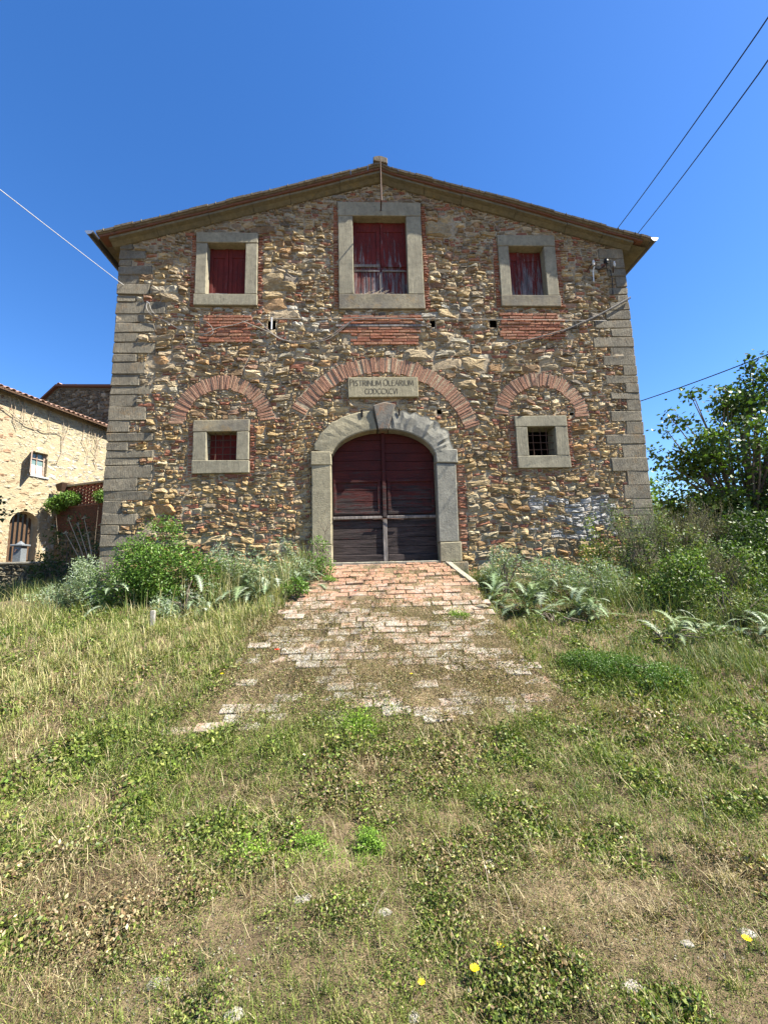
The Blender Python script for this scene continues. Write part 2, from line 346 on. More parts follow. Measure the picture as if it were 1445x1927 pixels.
def door_inner(x,z):
    return ((x>-.61)&(x<1.35)&(z<3.7))|((z>=3.69)&ell(x,z,.37,3.69,.98,.585,2))
# quoins
Q=[]
def quoins(side):
    z=1.2; i=0
    while True:
        h=random.choice([.14,.17,.19,.21,.24,.27]); xe=XL if side<0 else XR
        if z+h>topz(xe+(-side)*.4)-.06: h=topz(xe)-.0-z
        if h<.06: break
        wd=random.uniform(.58,1.02) if i%2==0 else random.uniform(.28,.6)
        if z>6.7: wd*=.75
        if side>0: wd*=.85
        Q.append((xe, xe-side*wd, z, z+h)); z+=h; i+=1
        if z>topz(xe)-.05: break
quoins(-1); quoins(1)
def bz(x0,x1,z0,z1): return (x0,x1,z0,z1)
BANDS=[(-3.08,-2.08,6.08,6.68),(-.42,1.17,6.02,6.68),(2.74,4.06,6.13,6.70)]
FLANK=[]   # columns of small brick beside the openings
for wd in WIN:
    o=wd['o']; k=.10
    FLANK += [(o[0]-k,o[0],o[2],o[3]-.05),(o[1],o[1]+k,o[2],o[3]-.05)]
FLANK += [(1.74,1.9,2.0,3.6),(XR-.0,XR,1,1)]
def free(x,z):
    t=np.interp(x,[p[0] for p in TOP],[p[1] for p in TOP])
    ok=(x>XL+.01)&(x<XR-.01)&(z>.9)&(z<t-.01)
    for wd in WIN: ok&=~inrect(x,z,wd['o'],.005)
    for a in ARCH:
        r=np.hypot(x-a['c'][0],z-a['c'][1]); th=np.degrees(np.arctan2(z-a['c'][1],x-a['c'][0]))
        ok&=~((r>a['r'][0]-.01)&(r<a['r'][1]+.01)&(th<a['a'][0]+1)&(th>a['a'][1]-1))
    for h in HOLES: ok&=~((np.abs(x-h[0])<h[2])&(np.abs(z-h[1])<h[3]))
    for q in Q: ok&=~((x>min(q[0],q[1]))&(x<max(q[0],q[1]))&(z>q[2])&(z<q[3]))
    for b in FLANK: ok&=~inrect(x,z,b,.0)
    for b in BANDS: ok&=~inrect(x,z,b,-.04)
    ok&=~inrect(x,z,PLAQ,.01); ok&=~door_outer(x,z)
    return ok
def pack(x0,x1,z0,z1,free,cell,sizes,tries,rs):
    nx=int((x1-x0)/cell); nz=int((z1-z0)/cell)
    wx=lambda x,z: x+.035*np.sin(z*3.1+1)+.02*np.sin(z*8.3+x*2.1); wz=lambda x,z: z+.035*np.sin(x*2.3+z*.7)+.02*np.sin(x*6.1+z*1.3+2)
    cx=x0+(np.arange(nx)+.5)*cell; cz=z0+(np.arange(nz)+.5)*cell; CX,CZ=np.meshgrid(cx,cz,indexing='ij')
    occ=~free(wx(CX,CZ),wz(CX,CZ)); R=[]
    for (w,h),t in zip(sizes,tries):
        W=np.clip(rs.normal(w,w*.25,t).round().astype(int),2,40); Hh=np.clip(rs.normal(h,h*.25,t).round().astype(int),1,30)
        I=rs.integers(0,nx,t); J=rs.integers(0,nz,t)
        for i,j,a,b in zip(I,J,W,Hh):
            if i+a>nx or j+b>nz: continue
            if occ[i:i+a,j:j+b].any(): continue
            # slide down and left so that stones rest on one another
            while j>0 and not occ[i:i+a,j-1].any(): j-=1
            while i>0 and not occ[i-1,j:j+b].any(): i-=1
            occ[i:i+a,j:j+b]=True; R.append((i,j,a,b))
    for j in range(nz):
        i=0
        while i<nx:
            if occ[i,j]: i+=1; continue
            a=1; mx=rs.integers(3,9)
            while a<mx and i+a<nx and not occ[i+a,j]: a+=1
            b=1; mb=rs.integers(1,4)
            while b<mb and j+b<nz and not occ[i:i+a,j+b].any(): b+=1
            occ[i:i+a,j:j+b]=True; R.append((i,j,a,b)); i+=a
    return [(x0+i*cell,z0+j*cell,a*cell,b*cell) for i,j,a,b in R],wx,wz
def stone_geo(x,z,w,h,wx,wz,joint,prot,rs,flat=False):
    """one rough stone; returns verts (x,y,z) with y<0 proud, faces"""
    x+=joint; z+=joint; w-=2*joint; h-=2*joint
    if w<.012 or h<.012: return None
    pts=[]; c=[min(w,h)*rs.uniform(.04,.34) for _ in range(4)]
    if flat: c=[k*.3 for k in c]
    co=[(x,z,0),(x+w,z,1),(x+w,z+h,2),(x,z+h,3)]
    jt=min(w,h)*.11
    P=[(x,z+c[0]*.9),(x+c[0],z),(x+w/2,z),(x+w-c[1],z),(x+w,z+c[1]*.9),(x+w,z+h/2),(x+w,z+h-c[2]*.9),(x+w-c[2],z+h),(x+w/2,z+h),(x+c[3],z+h),(x,z+h-c[3]*.9),(x,z+h/2)]
    if w<.1: P=[p for k,p in enumerate(P) if k not in (2,8)]
    if h<.1: P=[p for p in P if not (abs(p[1]-(z+h/2))<1e-9)]
    P=[(a+rs.uniform(-jt,jt),b+rs.uniform(-jt,jt)) for a,b in P]
    n=len(P); cx=sum(p[0] for p in P)/n; cz=sum(p[1] for p in P)/n
    tx=rs.uniform(-.28,.28); tz=rs.uniform(-.22,.3); V=[]
    if flat: tx*=.3; tz*=.3
    def Y(a,b,k): return -prot*k-np.clip(tx*(a-cx)+tz*(b-cz),-prot*.7,prot*.7)
    for a,b in P: V.append((wx(a,b),.012,wz(a,b)))
    for a,b in P: V.append((wx(a,b),min(-.002,Y(a,b,.35)*.6),wz(a,b)))
    s1=rs.uniform(.62,.88)
    for a,b in P:
        q=s1*rs.uniform(.8,1.12); aa=cx+(a-cx)*q; bb=cz+(b-cz)*q; V.append((wx(aa,bb),min(-.004,Y(aa,bb,rs.uniform(.5,1.2))),wz(aa,bb)))
    ax=cx+w*rs.uniform(-.2,.2); az=cz+h*rs.uniform(-.2,.2); V.append((wx(ax,az),Y(ax,az,rs.uniform(.75,1.25)),wz(ax,az)))
    F=[]
    for r in (0,1):
        for k in range(n): F.append((r*n+(k+1)%n,r*n+k,(r+1)*n+k,(r+1)*n+(k+1)%n)[::-1])
    for k in range(n): F.append((2*n+k,2*n+(k+1)%n,3*n))
    return V,F
PAL=[((.33,.255,.15),6),((.39,.30,.17),5),((.30,.24,.16),5),((.25,.22,.17),3),((.42,.34,.22),4),((.23,.155,.09),3),((.33,.21,.11),2),((.28,.175,.12),2),((.40,.36,.27),1.4),((.17,.145,.115),1.5)]
PW=np.array([p[1] for p in PAL]); PW=PW/PW.sum()
REDS=[(.25,.105,.065),(.29,.135,.08),(.21,.09,.06),(.28,.17,.115)]
def stone_col(cx,cz,rs,small):
    wp=inrect(cx,cz,(3.1,4.7,2.15,2.95)) and (fbm(np.array([cx]),np.array([cz]),2.6,91)[0]>.36)
    if small and not wp and rs.random()<.19: return REDS[rs.integers(4)],True
    c=np.array(PAL[rs.choice(len(PAL),p=PW)][0])
    if wp: return tuple((c*.2+np.array((.40,.40,.40))*.8)*rs.uniform(.85,1.2)),False
    if inrect(cx,cz,(-4.2,3,6.3,6.85)) and rs.random()<.28: c=np.array((.38,.36,.31))
    if inrect(cx,cz,(-4.2,5,1,4.6)): c=c*np.array((1.06,1.0,.88))
    if cz>topz(cx)-.45: c=c*.6+np.array((.22,.20,.165))*.4
    return tuple(c*np.array((1.02,1.0,.97))*rs.uniform(.8,1.42)),False
rs=np.random.default_rng(11)
R,wx,wz=pack(XL-.05,XR+.05,.9,9.7,free,.025,[(22,9),(14,6),(10,4),(7,3),(5,2)],[70,260,1700,9000,16000],rs)
R.sort(key=lambda r:-r[2]*r[3])
allg=[];nst=0
stuffS=MB(); stuffB=MB()
for r in R:
    cx=r[0]+r[2]/2; cz=r[1]+r[3]/2; small=r[3]<.085 and r[2]>r[3]*1.2
    col,isb=stone_col(cx,cz,rs,small)
    prot=rs.uniform(.018,.046)*(1.1 if r[2]*r[3]>.012 else .8)
    if isb: prot=rs.uniform(.012,.03)
    g=stone_geo(r[0],r[1],r[2],r[3],wx,wz,rs.uniform(.002,.007),prot,rs,isb)
    if not g: continue
    if nst<300 and not isb and cz>1.3:
        b=MB(); b.add(g[0],g[1],col); b.build('stone',M['rubble'],mill); nst+=1
    elif isb: stuffB.add(g[0],g[1],col)
    else: stuffS.add(g[0],g[1],col)
for b in FLANK:   # rows of thin brick ends
    z=b[2]
    while z<b[3]-.03:
        h=rs.uniform(.045,.065); x=b[0]; x1=b[1]+rs.uniform(-.02,.05)
        g=stone_geo(x,z,x1-x,min(h,b[3]-z),lambda a,c:a,lambda a,c:c,.005,rs.uniform(.015,.035),rs,True)
        if g: stuffB.add(g[0],g[1],REDS[rs.integers(4)])
        z+=h
stuffS.build('rubble_filling',M['rubble'],mill,'stuff'); stuffB.build('brick_shards',M['bits'],mill,'stuff')
# mortar face with openings
def solid(x,z):
    ok=(z<np.interp(x,[p[0] for p in TOP],[p[1] for p in TOP])+.02)
    for wd in WIN: ok&=~inrect(x,z,wd['i'],.06)
    for h in HOLES: ok&=~((np.abs(x-h[0])<h[2]*.85)&(np.abs(z-h[1])<h[3]*.85))
    ok&=~(inrect(x,z,(-.72,1.46,1.0,3.7))|((z>=3.69)&ell(x,z,.37,3.69,1.08,.68,2)))
    return ok
st=.05; mx=np.arange(XL,XR+.001,(XR-XL)/204); mz=np.arange(.8,9.75,st)
MX,MZ=np.meshgrid(mx,mz,indexing='ij'); MY=-(fbm(MX,MZ,5,1)-.5)*.03-.004; I=np.arange(MX.size).reshape(MX.shape)
cc=solid((MX[:-1,:-1]+MX[1:,1:])/2,(MZ[:-1,:-1]+MZ[1:,1:])/2)
ZT=np.interp(MX,[p[0] for p in TOP],[p[1] for p in TOP]); MZc=np.minimum(MZ,ZT+.02)
F=np.stack([I[:-1,:-1],I[1:,:-1],I[1:,1:],I[:-1,1:]],-1)[cc]
build_arr('wall',np.stack([MX,MY,MZc],-1).reshape(-1,3),F,None,M['mortar'],mill,None,True)
# side and back walls, inner dark lining
b=MB()
b.add([(XL+.02,0,.8),(XL-.1,10,.8),(XL-.1,10,topz(XL)),(XL+.02,0,topz(XL))],[(0,3,2,1)],(.33,.27,.18))
b.add([(XR-.02,0,.8),(XR+.1,10,.8),(XR+.1,10,topz(XR)),(XR-.02,0,topz(XR))],[(0,1,2,3)],(.33,.27,.18))
b.add([(XL-.1,10,.8),(XR+.1,10,.8),(XR+.1,10,topz(XR)),(.44,10,9.6),(XL-.1,10,topz(XL))],[(4,3,2,1,0)],(.33,.27,.18))
b.build('side_wall',M['rubble'],mill)
b=MB(); b.box(-.7,1.45,.55,.6,1.4,4.4); 
for h in HOLES: b.box(h[0]-h[2]-.03,h[0]+h[2]+.03,.16,.2,h[1]-h[3]-.03,h[1]+h[3]+.03)
b.build('dark_lining',M['dark'],mill)
# quoins
for q in Q:
    x0,x1=min(q[0],q[1]),max(q[0],q[1]); side=-1 if q[0]<0 else 1
    if side<0: x0-=.025
    else: x1+=.025
    part('quoin',M['quoin'],mill,x0+.004,x1-.006,-.016-rs.uniform(0,.018),.35,q[2]+.002,q[3]-.004,ch=.012,jit=.011)
# brick meshes shared by arches, bands and path (unit: metres, centred)
def brick_mesh(L,Hh,D,seed):
    random.seed(seed); vs,fs=cbox(-L/2,L/2,-D/2,D/2,-Hh/2,Hh/2,.006,.004)
    me=bpy.data.meshes.new('brick'); me.from_pydata(vs,[],fs); me.update(); return me
AB=[brick_mesh(.275,.046,.14,k) for k in range(5)]
for me in AB: me.materials.append(M['archbrick'])
for a in ARCH:
    b=MB(); n=40; cx,cz=a['c']; t0,t1=[math.radians(t) for t in a['a']]
    for k in range(n):
        ta=t0+(t1-t0)*k/n; tb=t0+(t1-t0)*(k+1)/n; r0,r1=a['r'][0]+.01,a['r'][1]-.01
        P=[(cx+r0*math.cos(ta),cz+r0*math.sin(ta)),(cx+r0*math.cos(tb),cz+r0*math.sin(tb)),(cx+r1*math.cos(tb),cz+r1*math.sin(tb)),(cx+r1*math.cos(ta),cz+r1*math.sin(ta))]
        b.add([(p[0],-.022,p[1]) for p in P],[(0,1,2,3)])
    ar=b.build('brick_arch',M['mortar'],mill); rm=(a['r'][0]+a['r'][1])/2; Lr=a['r'][1]-a['r'][0]
    nb=int(rm*abs(t1-t0)/.0555)
    for k in range(nb):
        t=t0+(t1-t0)*(k+.5)/nb+rs.normal(0,.002); rr=rm+rs.normal(0,.013)
        o=link_copy(AB[k%5],'brick',ar,(cx+rr*math.cos(t),.047-rs.uniform(0,.016),cz+rr*math.sin(t)),(0,-t+rs.normal(0,.012),rs.normal(0,.01)),(Lr/.275*rs.uniform(.96,1.03),1,rs.uniform(.88,1.05)))
BB=[brick_mesh(.25,.052,.14,k+20) for k in range(5)]
for me in BB: me.materials.append(M['brick'])
for bi,bd in enumerate(BANDS):
    bo=part('brick_band',M['mortar'],mill,bd[0]+.06,bd[1]-.06,-.012,.05,bd[2]+.02,bd[3]-.02)
    z=bd[2]; row=0
    while z<bd[3]-.03:
        x=bd[0]+rs.uniform(-.07,.10); first=.125 if row%2 else .25
        x1=bd[1]+rs.uniform(-.10,.08)
        if bi==1 and z<6.25: x=bd[0]+.25+rs.uniform(-.1,.1)
        while x<x1-.04:
            L=min(first,x1-x); first=.25*rs.uniform(.85,1.08)
            if not (abs(z-6.36)<.06 and bi!=1 and False):
                link_copy(BB[rs.integers(5)],'brick',bo,(x+L/2,.04-rs.uniform(0,.015),z+.029),(0,rs.normal(0,.008),rs.normal(0,.01)),((L-.008)/.25,1,rs.uniform(.9,1)))
            x+=L
        z+=.0635; row+=1
# timber lacing beams over the centre and side bands
b=MB(); b.box(-.5,1.3,-.045,.0,6.40,6.455,ch=.006,jit=.004); b.build('timber_lace',M['greywood'],mill)
# windows
for wi,wd in enumerate(WIN):
    o=wd['o']; i=wd['i']; fy=-.062
    d=.11 if wi<3 else .16
    b=MB()   # reveal lining and back
    b.box(i[0]-.05,i[1]+.05,d+.05,d+.08,i[2]-.05,i[3]+.05)
    if wi==4: b=MB(); b.box(i[0]-.3,i[1]+.3,.9,.95,i[2]-.3,i[3]+.3); b.box(i[0]-.3,i[0]-.25,.3,.9,i[2]-.3,i[3]+.3); b.box(i[1]+.25,i[1]+.3,.3,.9,i[2]-.3,i[3]+.3); b.box(i[0]-.3,i[1]+.3,.3,.9,i[3]+.25,i[3]+.3);b.box(i[0]-.3,i[1]+.3,.3,.9,i[2]-.3,i[2]-.25)
    w_=b.build('window',M['dark'],mill)
    mt=M['serena'] if wi!=3 else M['lintelstain']
    part('lintel',mt,w_,o[0],o[1],fy,.30,i[3]+.003,o[3],ch=.010,jit=.006)
    part('sill',M['lintelstain'] if wi in (1,2) else M['serena'],w_,o[0]-.005,o[1]+.01,fy-.004,.30,o[2],i[2]-.002,ch=.011,jit=.008)
    part('jamb',M['serena'],w_,o[0]+.006,i[0],fy+.002,.30,i[2]+.003,i[3]-.003,ch=.009,jit=.005)
    part('jamb',M['serena'],w_,i[1],o[1]-.004,fy,.30,i[2]+.003,i[3]-.003,ch=.009,jit=.005)
    if wi<3:
        xm=(i[0]+i[1])/2+(0,.01,-.08)[wi]; mt=M['shutter'] if wi==0 else M['shutter2']
        for k,(a,c) in enumerate(((i[0],xm-.004),(xm+.004,i[1]))):
            y=d+(0,.0,.012)[wi]*k; b=MB()
            b.box(a,c,y+.016,y+.036,i[2]+.01,i[3])          # panel field
            fr=.07; W_=c-a
            b.box(a+.001,a+fr,y,y+.018,i[2]+.012,i[3]-.002,ch=.003); b.box(c-fr,c-.001,y,y+.018,i[2]+.012,i[3]-.002,ch=.003)
            rails=[i[3]-.2,i[2]+.02] if wi!=1 else [i[3]-.22,i[2]+.72,i[2]+.02]
            for z in rails: b.box(a+fr,c-fr,y+.002,y+.019,z,z+(.18 if z>i[2]+1 or (wi!=1 and z>i[2]+.3) else .11),ch=.003)
            for z in np.arange(a+fr+.09,c-fr-.02,.1): b.box(z,z+.006,y+.010,y+.0175,i[2]+.13,i[3]-.2)
            b.build('shutter',mt,w_)
        if wi==1:
            for k,(a,c) in enumerate(((i[0],xm-.004),(xm+.004,i[1]))):
                part('rail',M['greywood'] if k==0 else M['shutter2'],w_,a+.01,c-.01,d-.012,d+.001,7.80,7.86,ch=.004,jit=.004); part('rail',M['greywood'],w_,a+.02,c-.02,d-.010,d+.001,7.70,7.735,ch=.004,jit=.005)
                part('loose_slat',M['greywood'],w_,a+.02,c-.02,d-.010,d+.001,7.13,7.18,ch=.004,jit=.008)
            part('meeting_stile',M['greywood'],w_,xm-.03,xm+.02,d-.014,d-.0,7.10,7.68,ch=.004,jit=.003)
        if wi==0: part('board',M['greywood'],w_,i[0]+.01,xm-.01,d-.02,d-.002,i[2]+.008,i[2]+.12,ch=.004,jit=.004)
        if wi==1:
            b=MB()
            for k in range(14):
                x=rs.uniform(i[0]+.05,xm+.1); z=i[2]+rs.uniform(.01,.05); L=rs.uniform(.1,.3); t=rs.uniform(-.6,.8)
                b.tube([(x,d-.06,z),(x+L*math.cos(t),d-.05,z+abs(L*math.sin(t)))],.005,4)
            b.build('twig_litter',M['drystem'],w_)
    else:
        b=MB(); W_=i[1]-i[0]; Hh=i[3]-i[2]; yb=.03
        for k in range(1,4):
            x=i[0]+W_*k/4+rs.normal(0,.004); b.tube([(x,yb,i[2]-.02),(x+rs.normal(0,.006),yb+.01,(i[2]+i[3])/2),(x,yb,i[3]+.02)],.0075,6)
            z=i[2]+Hh*k/4; b.tube([(i[0]-.02,yb+.012,z),(i[1]+.02,yb+.012,z+rs.normal(0,.004))],.0075,6)
        b.build('iron_grate',M['iron'],w_)
        if wi==3: part('shutter',M['shutter'],w_,i[0]-.02,i[1]+.02,d,d+.03,i[2]-.02,i[3]+.02)
# plaque
pl=part('plaque',M['plaque'],mill,PLAQ[0],PLAQ[1],-.085,.05,PLAQ[2],PLAQ[3],ch=.008,jit=.002)
GLY={'P':(.55,[[(0,0),(0,1)],[(0,1),(.35,1),(.5,.87),(.5,.68),(.35,.52),(0,.5)]]),'I':(.12,[[(.03,0),(.03,1)]]),'S':(.5,[[(.45,.88),(.3,1),(.12,.97),(.03,.8),(.1,.6),(.35,.45),(.46,.25),(.38,.06),(.2,0),(.02,.1)]]),
 'T':(.6,[[(.3,0),(.3,1)],[(0,1),(.6,1)]]),'R':(.58,[[(0,0),(0,1)],[(0,1),(.35,1),(.48,.87),(.48,.68),(.35,.53),(0,.5)],[(.25,.5),(.56,0)]]),'N':(.66,[[(0,0),(0,1),(.62,0),(.62,1)]]),
 'U':(.62,[[(0,1),(0,.3),(.1,.06),(.3,0),(.5,.06),(.6,.3),(.6,1)]]),'M':(.82,[[(0,0),(.1,1),(.4,.15),(.7,1),(.8,0)]]),'O':(.8,[[(.4+.39*math.cos(t*math.pi/8),.5+.5*math.sin(t*math.pi/8)) for t in range(17)]]),
 'L':(.45,[[(0,1),(0,0),(.42,0)]]),'E':(.46,[[(.42,1),(0,1),(0,0),(.42,0)],[(0,.52),(.35,.52)]]),'A':(.66,[[(0,0),(.32,1),(.64,0)],[(.12,.38),(.52,.38)]]),
 'C':(.6,[[(.56,.88),(.4,1),(.2,.95),(.04,.72),(.02,.4),(.12,.1),(.32,0),(.5,.04),(.58,.14)]]),'Q':(.5,[[(.02,.9),(.18,1),(.36,.9),(.46,.65),(.46,.35),(.36,.1),(.18,0),(.02,.1)]]),
 'D':(.6,[[(0,0),(0,1),(.25,1),(.48,.82),(.56,.5),(.48,.18),(.25,0),(0,0)]]),'X':(.58,[[(0,0),(.55,1)],[(0,1),(.55,0)]]),'V':(.6,[[(0,1),(.3,0),(.58,1)]])}
b=MB()
def stroke(pts,y,w):
    for (x0,z0),(x1,z1) in zip(pts[:-1],pts[1:]):
        dx,dz=x1-x0,z1-z0; L=math.hypot(dx,dz) or 1; nx_,nz_=-dz/L*w/2,dx/L*w/2; ex,ez=dx/L*w*.4,dz/L*w*.4
        ww=1.0 if abs(dz)>abs(dx)*.5 else .75
        b.add([(x0-ex-nx_*ww,y,z0-ez-nz_*ww),(x1+ex-nx_*ww,y,z1+ez-nz_*ww),(x1+ex+nx_*ww,y,z1+ez+nz_*ww),(x0-ex+nx_*ww,y,z0-ez+nz_*ww)],[(0,1,2,3)])
def line(txt,xc,z,h,ks=.16):
    W_=sum((GLY[c][0]+ks if c!=' ' else .3) for c in txt)-ks; sx=h*.98; x=xc-W_*sx/2
    for c in txt:
        if c==' ': x+=.3*sx; continue
        hh=h*(1.18 if c=='O' or (c=='P') else 1)
        for s in GLY[c][1]: stroke([(x+px*sx,z+pz*hh) for px,pz in s],-.0885,.0115)
        x+=(GLY[c][0]+ks)*sx
line('PISTRINUM OLEARIUM',.375,5.152,.105,.15); line('CIQDCCXCVI',.36,4.985,.105,.13)
b.build('lettering',M['letter'],pl)
# door surround
sur=MB(); sur.box(-.72,-.6,.1,.4,1.5,3.7); sur.box(1.34,1.46,.1,.4,1.5,3.7); surround=sur.build('door_surround',M['doorstone'],mill)
part('jamb',M['doorstone'],surround,-.965,-.61,-.095,.25,2.12,3.60,ch=.012,jit=.008)
part('jamb',M['bluestone'],surround,1.35,1.715,-.095,.25,2.12,3.60,ch=.014,jit=.01)
part('impost',M['doorstone'],surround,-.98,-.605,-.115,.25,3.605,3.86,ch=.016,jit=.01)
part('impost',M['bluestone'],surround,1.345,1.755,-.115,.25,3.605,3.88,ch=.02,jit=.012)
part('plinth',M['doorstone'],surround,-.955,-.60,-.11,.25,1.6,2.116,ch=.012,jit=.008)
part('plinth',M['doorstone'],surround,1.34,1.745,-.14,.25,1.76,2.116,ch=.014,jit=.008)
part('footing_stone',M['quoin'],surround,1.36,1.85,-.16,.25,1.45,1.755,ch=.02,jit=.015)
def ring(x_in,x_out,n,t0,t1,mat,name,fy,rough=.004):
    b=MB(); inn=[];out=[]
    for k in range(n+1):
        t=math.radians(t0+(t1-t0)*k/n); c,s=math.cos(t),math.sin(t)
        inn.append((.37+.98*c, 3.69+.585*s))
        # outer superellipse
        p=2/2.35; jx=rs.normal(0,rough*2.5)
        out.append((.38+(1.345+jx)*math.copysign(abs(c)**p,c), 3.64+(1.02+jx)*abs(s)**p))
    vs=[];N_=n+1; rows=[]
    for k in range(N_):
        ix,iz=inn[k]; ox,oz=out[k]
        for q,(f,y) in enumerate(((0,.25),(0,fy+.012),(.05,fy),(.35,fy-.004+rs.normal(0,rough)),(.68,fy-.002+rs.normal(0,rough*1.6)+rough*1.5),(.94,fy+.004+rough*3),(1,fy+.03),(1,.1))):
            vs.append((ix+(ox-ix)*f,y,iz+(oz-iz)*f))
    q=8
    fs=[(k*q+j,(k+1)*q+j,(k+1)*q+j+1,k*q+j+1) for k in range(n) for j in range(q-1)]
    fs+= [tuple(range(q))[::-1], tuple(range(n*q,n*q+q))]
    b.add(vs,fs if t1>t0 else [f[::-1] for f in fs]); return b.build(name,mat,surround)
ring(0,0,14,96.5,168,M['doorstone'],'arch_stone',-.105)
ring(0,0,22,83.5,11,M['bluestone'],'arch_stone',-.115,.009)
b=MB(); b.prism([(.285,4.262),(.465,4.262),(.62,4.76),(.40,4.80),(.20,4.74)],-.145,.2,ch=.018); b.build('keystone',M['rust'],surround)
b=MB(); b.box(-.04,.0,-.112,-.1,4.52,4.66); b.build('clamp_slot',M['dark'],surround)
b=MB(); b.box(.67,.70,-.118,-.1,4.54,4.67); b.build('clamp_slot',M['dark'],surround)
# debris mortar over arch
# door leaves
dr=part('door',M['dark'],mill,-.66,1.40,.3,.33,1.5,4.25)
def dz(x): 
    u=min(1,abs(x-.37)/.98); return 3.69+.585*math.sqrt(max(0,1-u*u))-.005
rs2=np.random.default_rng(5)
def plank(x0,x1,z0,z1,y,th,mat,name='plank'):
    zt=max(dz(x0),dz(x1),dz((x0+x1)/2))
    if z0>zt-.02: return
    n=40; P=[(x0,z0),(x1,z0)]
    xs=np.linspace(x1,x0,n); top=[(x,min(z1,dz(x))) for x in xs]
    top=[t for t in top if t[1]>z0+.002]
    if len(top)<2: return
    P=[(max(x0,min(t[0] for t in top)),z0),(min(x1,max(t[0] for t in top)),z0)]+top
    b=MB(); b.prism(P,y,y+th,ch=0.004); b.build(name,mat,dr)
for L_ in (0,1):
    a,c=(-.61,.335) if L_==0 else (.405,1.35)
    z=1.79
    hs_=[.10,.14,.16,.17,.19,.21,.18]
    zz=z+.005
    k=0
    while zz<4.3:
        h=[.12,.15,.17,.20,.16,.22,.14,.20,.17,.21,.19,.18,.2,.2][k%14]*rs2.uniform(.9,1.1)
        inset=0
        plank(a,c,zz+.004,zz+h-.004,.115+rs2.uniform(-.004,.006),.03,M['door']); zz+=h; k+=1
    # raised frame of the middle panel, top and bottom rails
    fr=.055
    for (x0,x1,z0,z1) in ((a+.03,a+.03+fr,2.72,3.30),(c-.03-fr,c-.03,2.72,3.30),(a+.03,c-.03,3.30,3.36),(a+.03,c-.03,2.69,2.74)):
        part('panel_moulding',M['door'],dr,x0,x1,.09,.113,z0,z1,ch=.006,jit=.002)
    part('rail',M['greywood'],dr,a+.005,c-.005,.075,.11,2.60,2.65,ch=.008,jit=.004)
    part('rail',M['door'],dr,a+.01,c-.01,.082,.112,1.80,1.93,ch=.006,jit=.006)
part('stile',M['door'],dr,.336,.404,.07,.14,2.62,4.262,ch=.006,jit=.002)
part('stile',M['greywood'],dr,.330,.369,.075,.14,1.81,2.60,ch=.005,jit=.002)
part('stile',M['greywood'],dr,.372,.408,.082,.14,1.81,2.60,ch=.005,jit=.002)
b=MB(); b.tube([(.15,.055,2.585),(.42,.055,2.60),(.72,.06,2.575)],.008,6); b.box(.30,.33,.05,.075,2.57,2.61); b.build('latch_bar',M['iron'],dr)
part('threshold',M['kerb'],mill,-.62,1.36,-.12,.25,1.68,1.795,ch=.012,jit=.006)
# roof
def lerp_top(x,dz_=0): return topz(x)+dz_
roof=MB()
for (xa,xb) in ((-5.05,.45),(.45,5.85)):
    za=lerp_top(max(xa,XL))+( -.24*(XL-xa) if xa<XL else 0)+.2; zb=lerp_top(min(xb,XR))-(.28*(xb-XR) if xb>XR else 0)+.2
    roof.add([(xa,-.12,za),(xb,-.12,zb),(xb,10.4,zb),(xa,10.4,za),(xa,-.12,za+.05),(xb,-.12,zb+.05),(xb,10.4,zb+.05),(xa,10.4,za+.05)],[(0,3,2,1),(4,5,6,7),(0,1,5,4),(3,7,6,2),(0,4,7,3),(1,2,6,5)])
rf=roof.build('roof',M['tile'],mill)
RX=[-5.13,-4.97,-3.93,-3.22,-2.15,-1.02,-.15,.39,.46,.62,2.26,3.51,4.97,5.84,5.97]; RZ=[8.23,8.26,8.56,8.76,9.08,9.41,9.67,9.84,9.85,9.76,9.30,8.94,8.49,8.24,8.18]
def rz(x): return float(np.interp(x,RX,RZ))   # crest of the verge tiles (y=-.2)
def rake(x0,x1,prof,f,name,mat,gap=.004,par=None,off=0,seg=1,ch=0):
    """piece following the rake: prof [(y,dz)] relative to f(x)"""
    n=len(prof); vs=[]; X=np.linspace(x0+gap,x1-gap,seg+1)
    for x in X:
        for y,d in prof: vs.append((x,y+off,f(x)+d))
    fs=[(k*n+j,k*n+(j+1)%n,(k+1)*n+(j+1)%n,(k+1)*n+j)[::-1] for k in range(seg) for j in range(n)]
    fs+=[tuple(range(n)),tuple(range(seg*n,seg*n+n))[::-1]]
    b=MB(); b.add(vs,fs); return b.build(name,mat,par)
def cz_(x):
    if x<XL: return topz(XL)-.26*(XL-x)
    if x>XR: return topz(XR)-.30*(x-XR)
    return topz(x)
CP=[(.08,-.215),(-.0,-.215),(-.04,-.21),(-.07,-.19),(-.11,-.165),(-.17,-.155),(-.19,-.15),(-.19,-.105),(.08,-.105)]
BP=[(.05,-.103),(-.225,-.103),(-.225,-.066),(.05,-.066)]
x=XL-.14
while x<XR+.14:
    L=rs.uniform(.5,1.1); x1=min(x+L,XR+.14)
    if x<.44<x1: x1=.44
    rake(x,x1,CP,rz,'cornice_stone',M['cornice'],.004,rf,rs.uniform(-.008,.004),3); x=x1
x=XL-.3
while x<XR+.32:
    L=.29; x1=min(x+L,XR+.32)
    if x<.44<x1: x1=.44
    rake(x,x1,BP,rz,'cornice_brick',M['tilered'],.003,rf,rs.uniform(-.006,.006),1); x=x1
x=-5.05
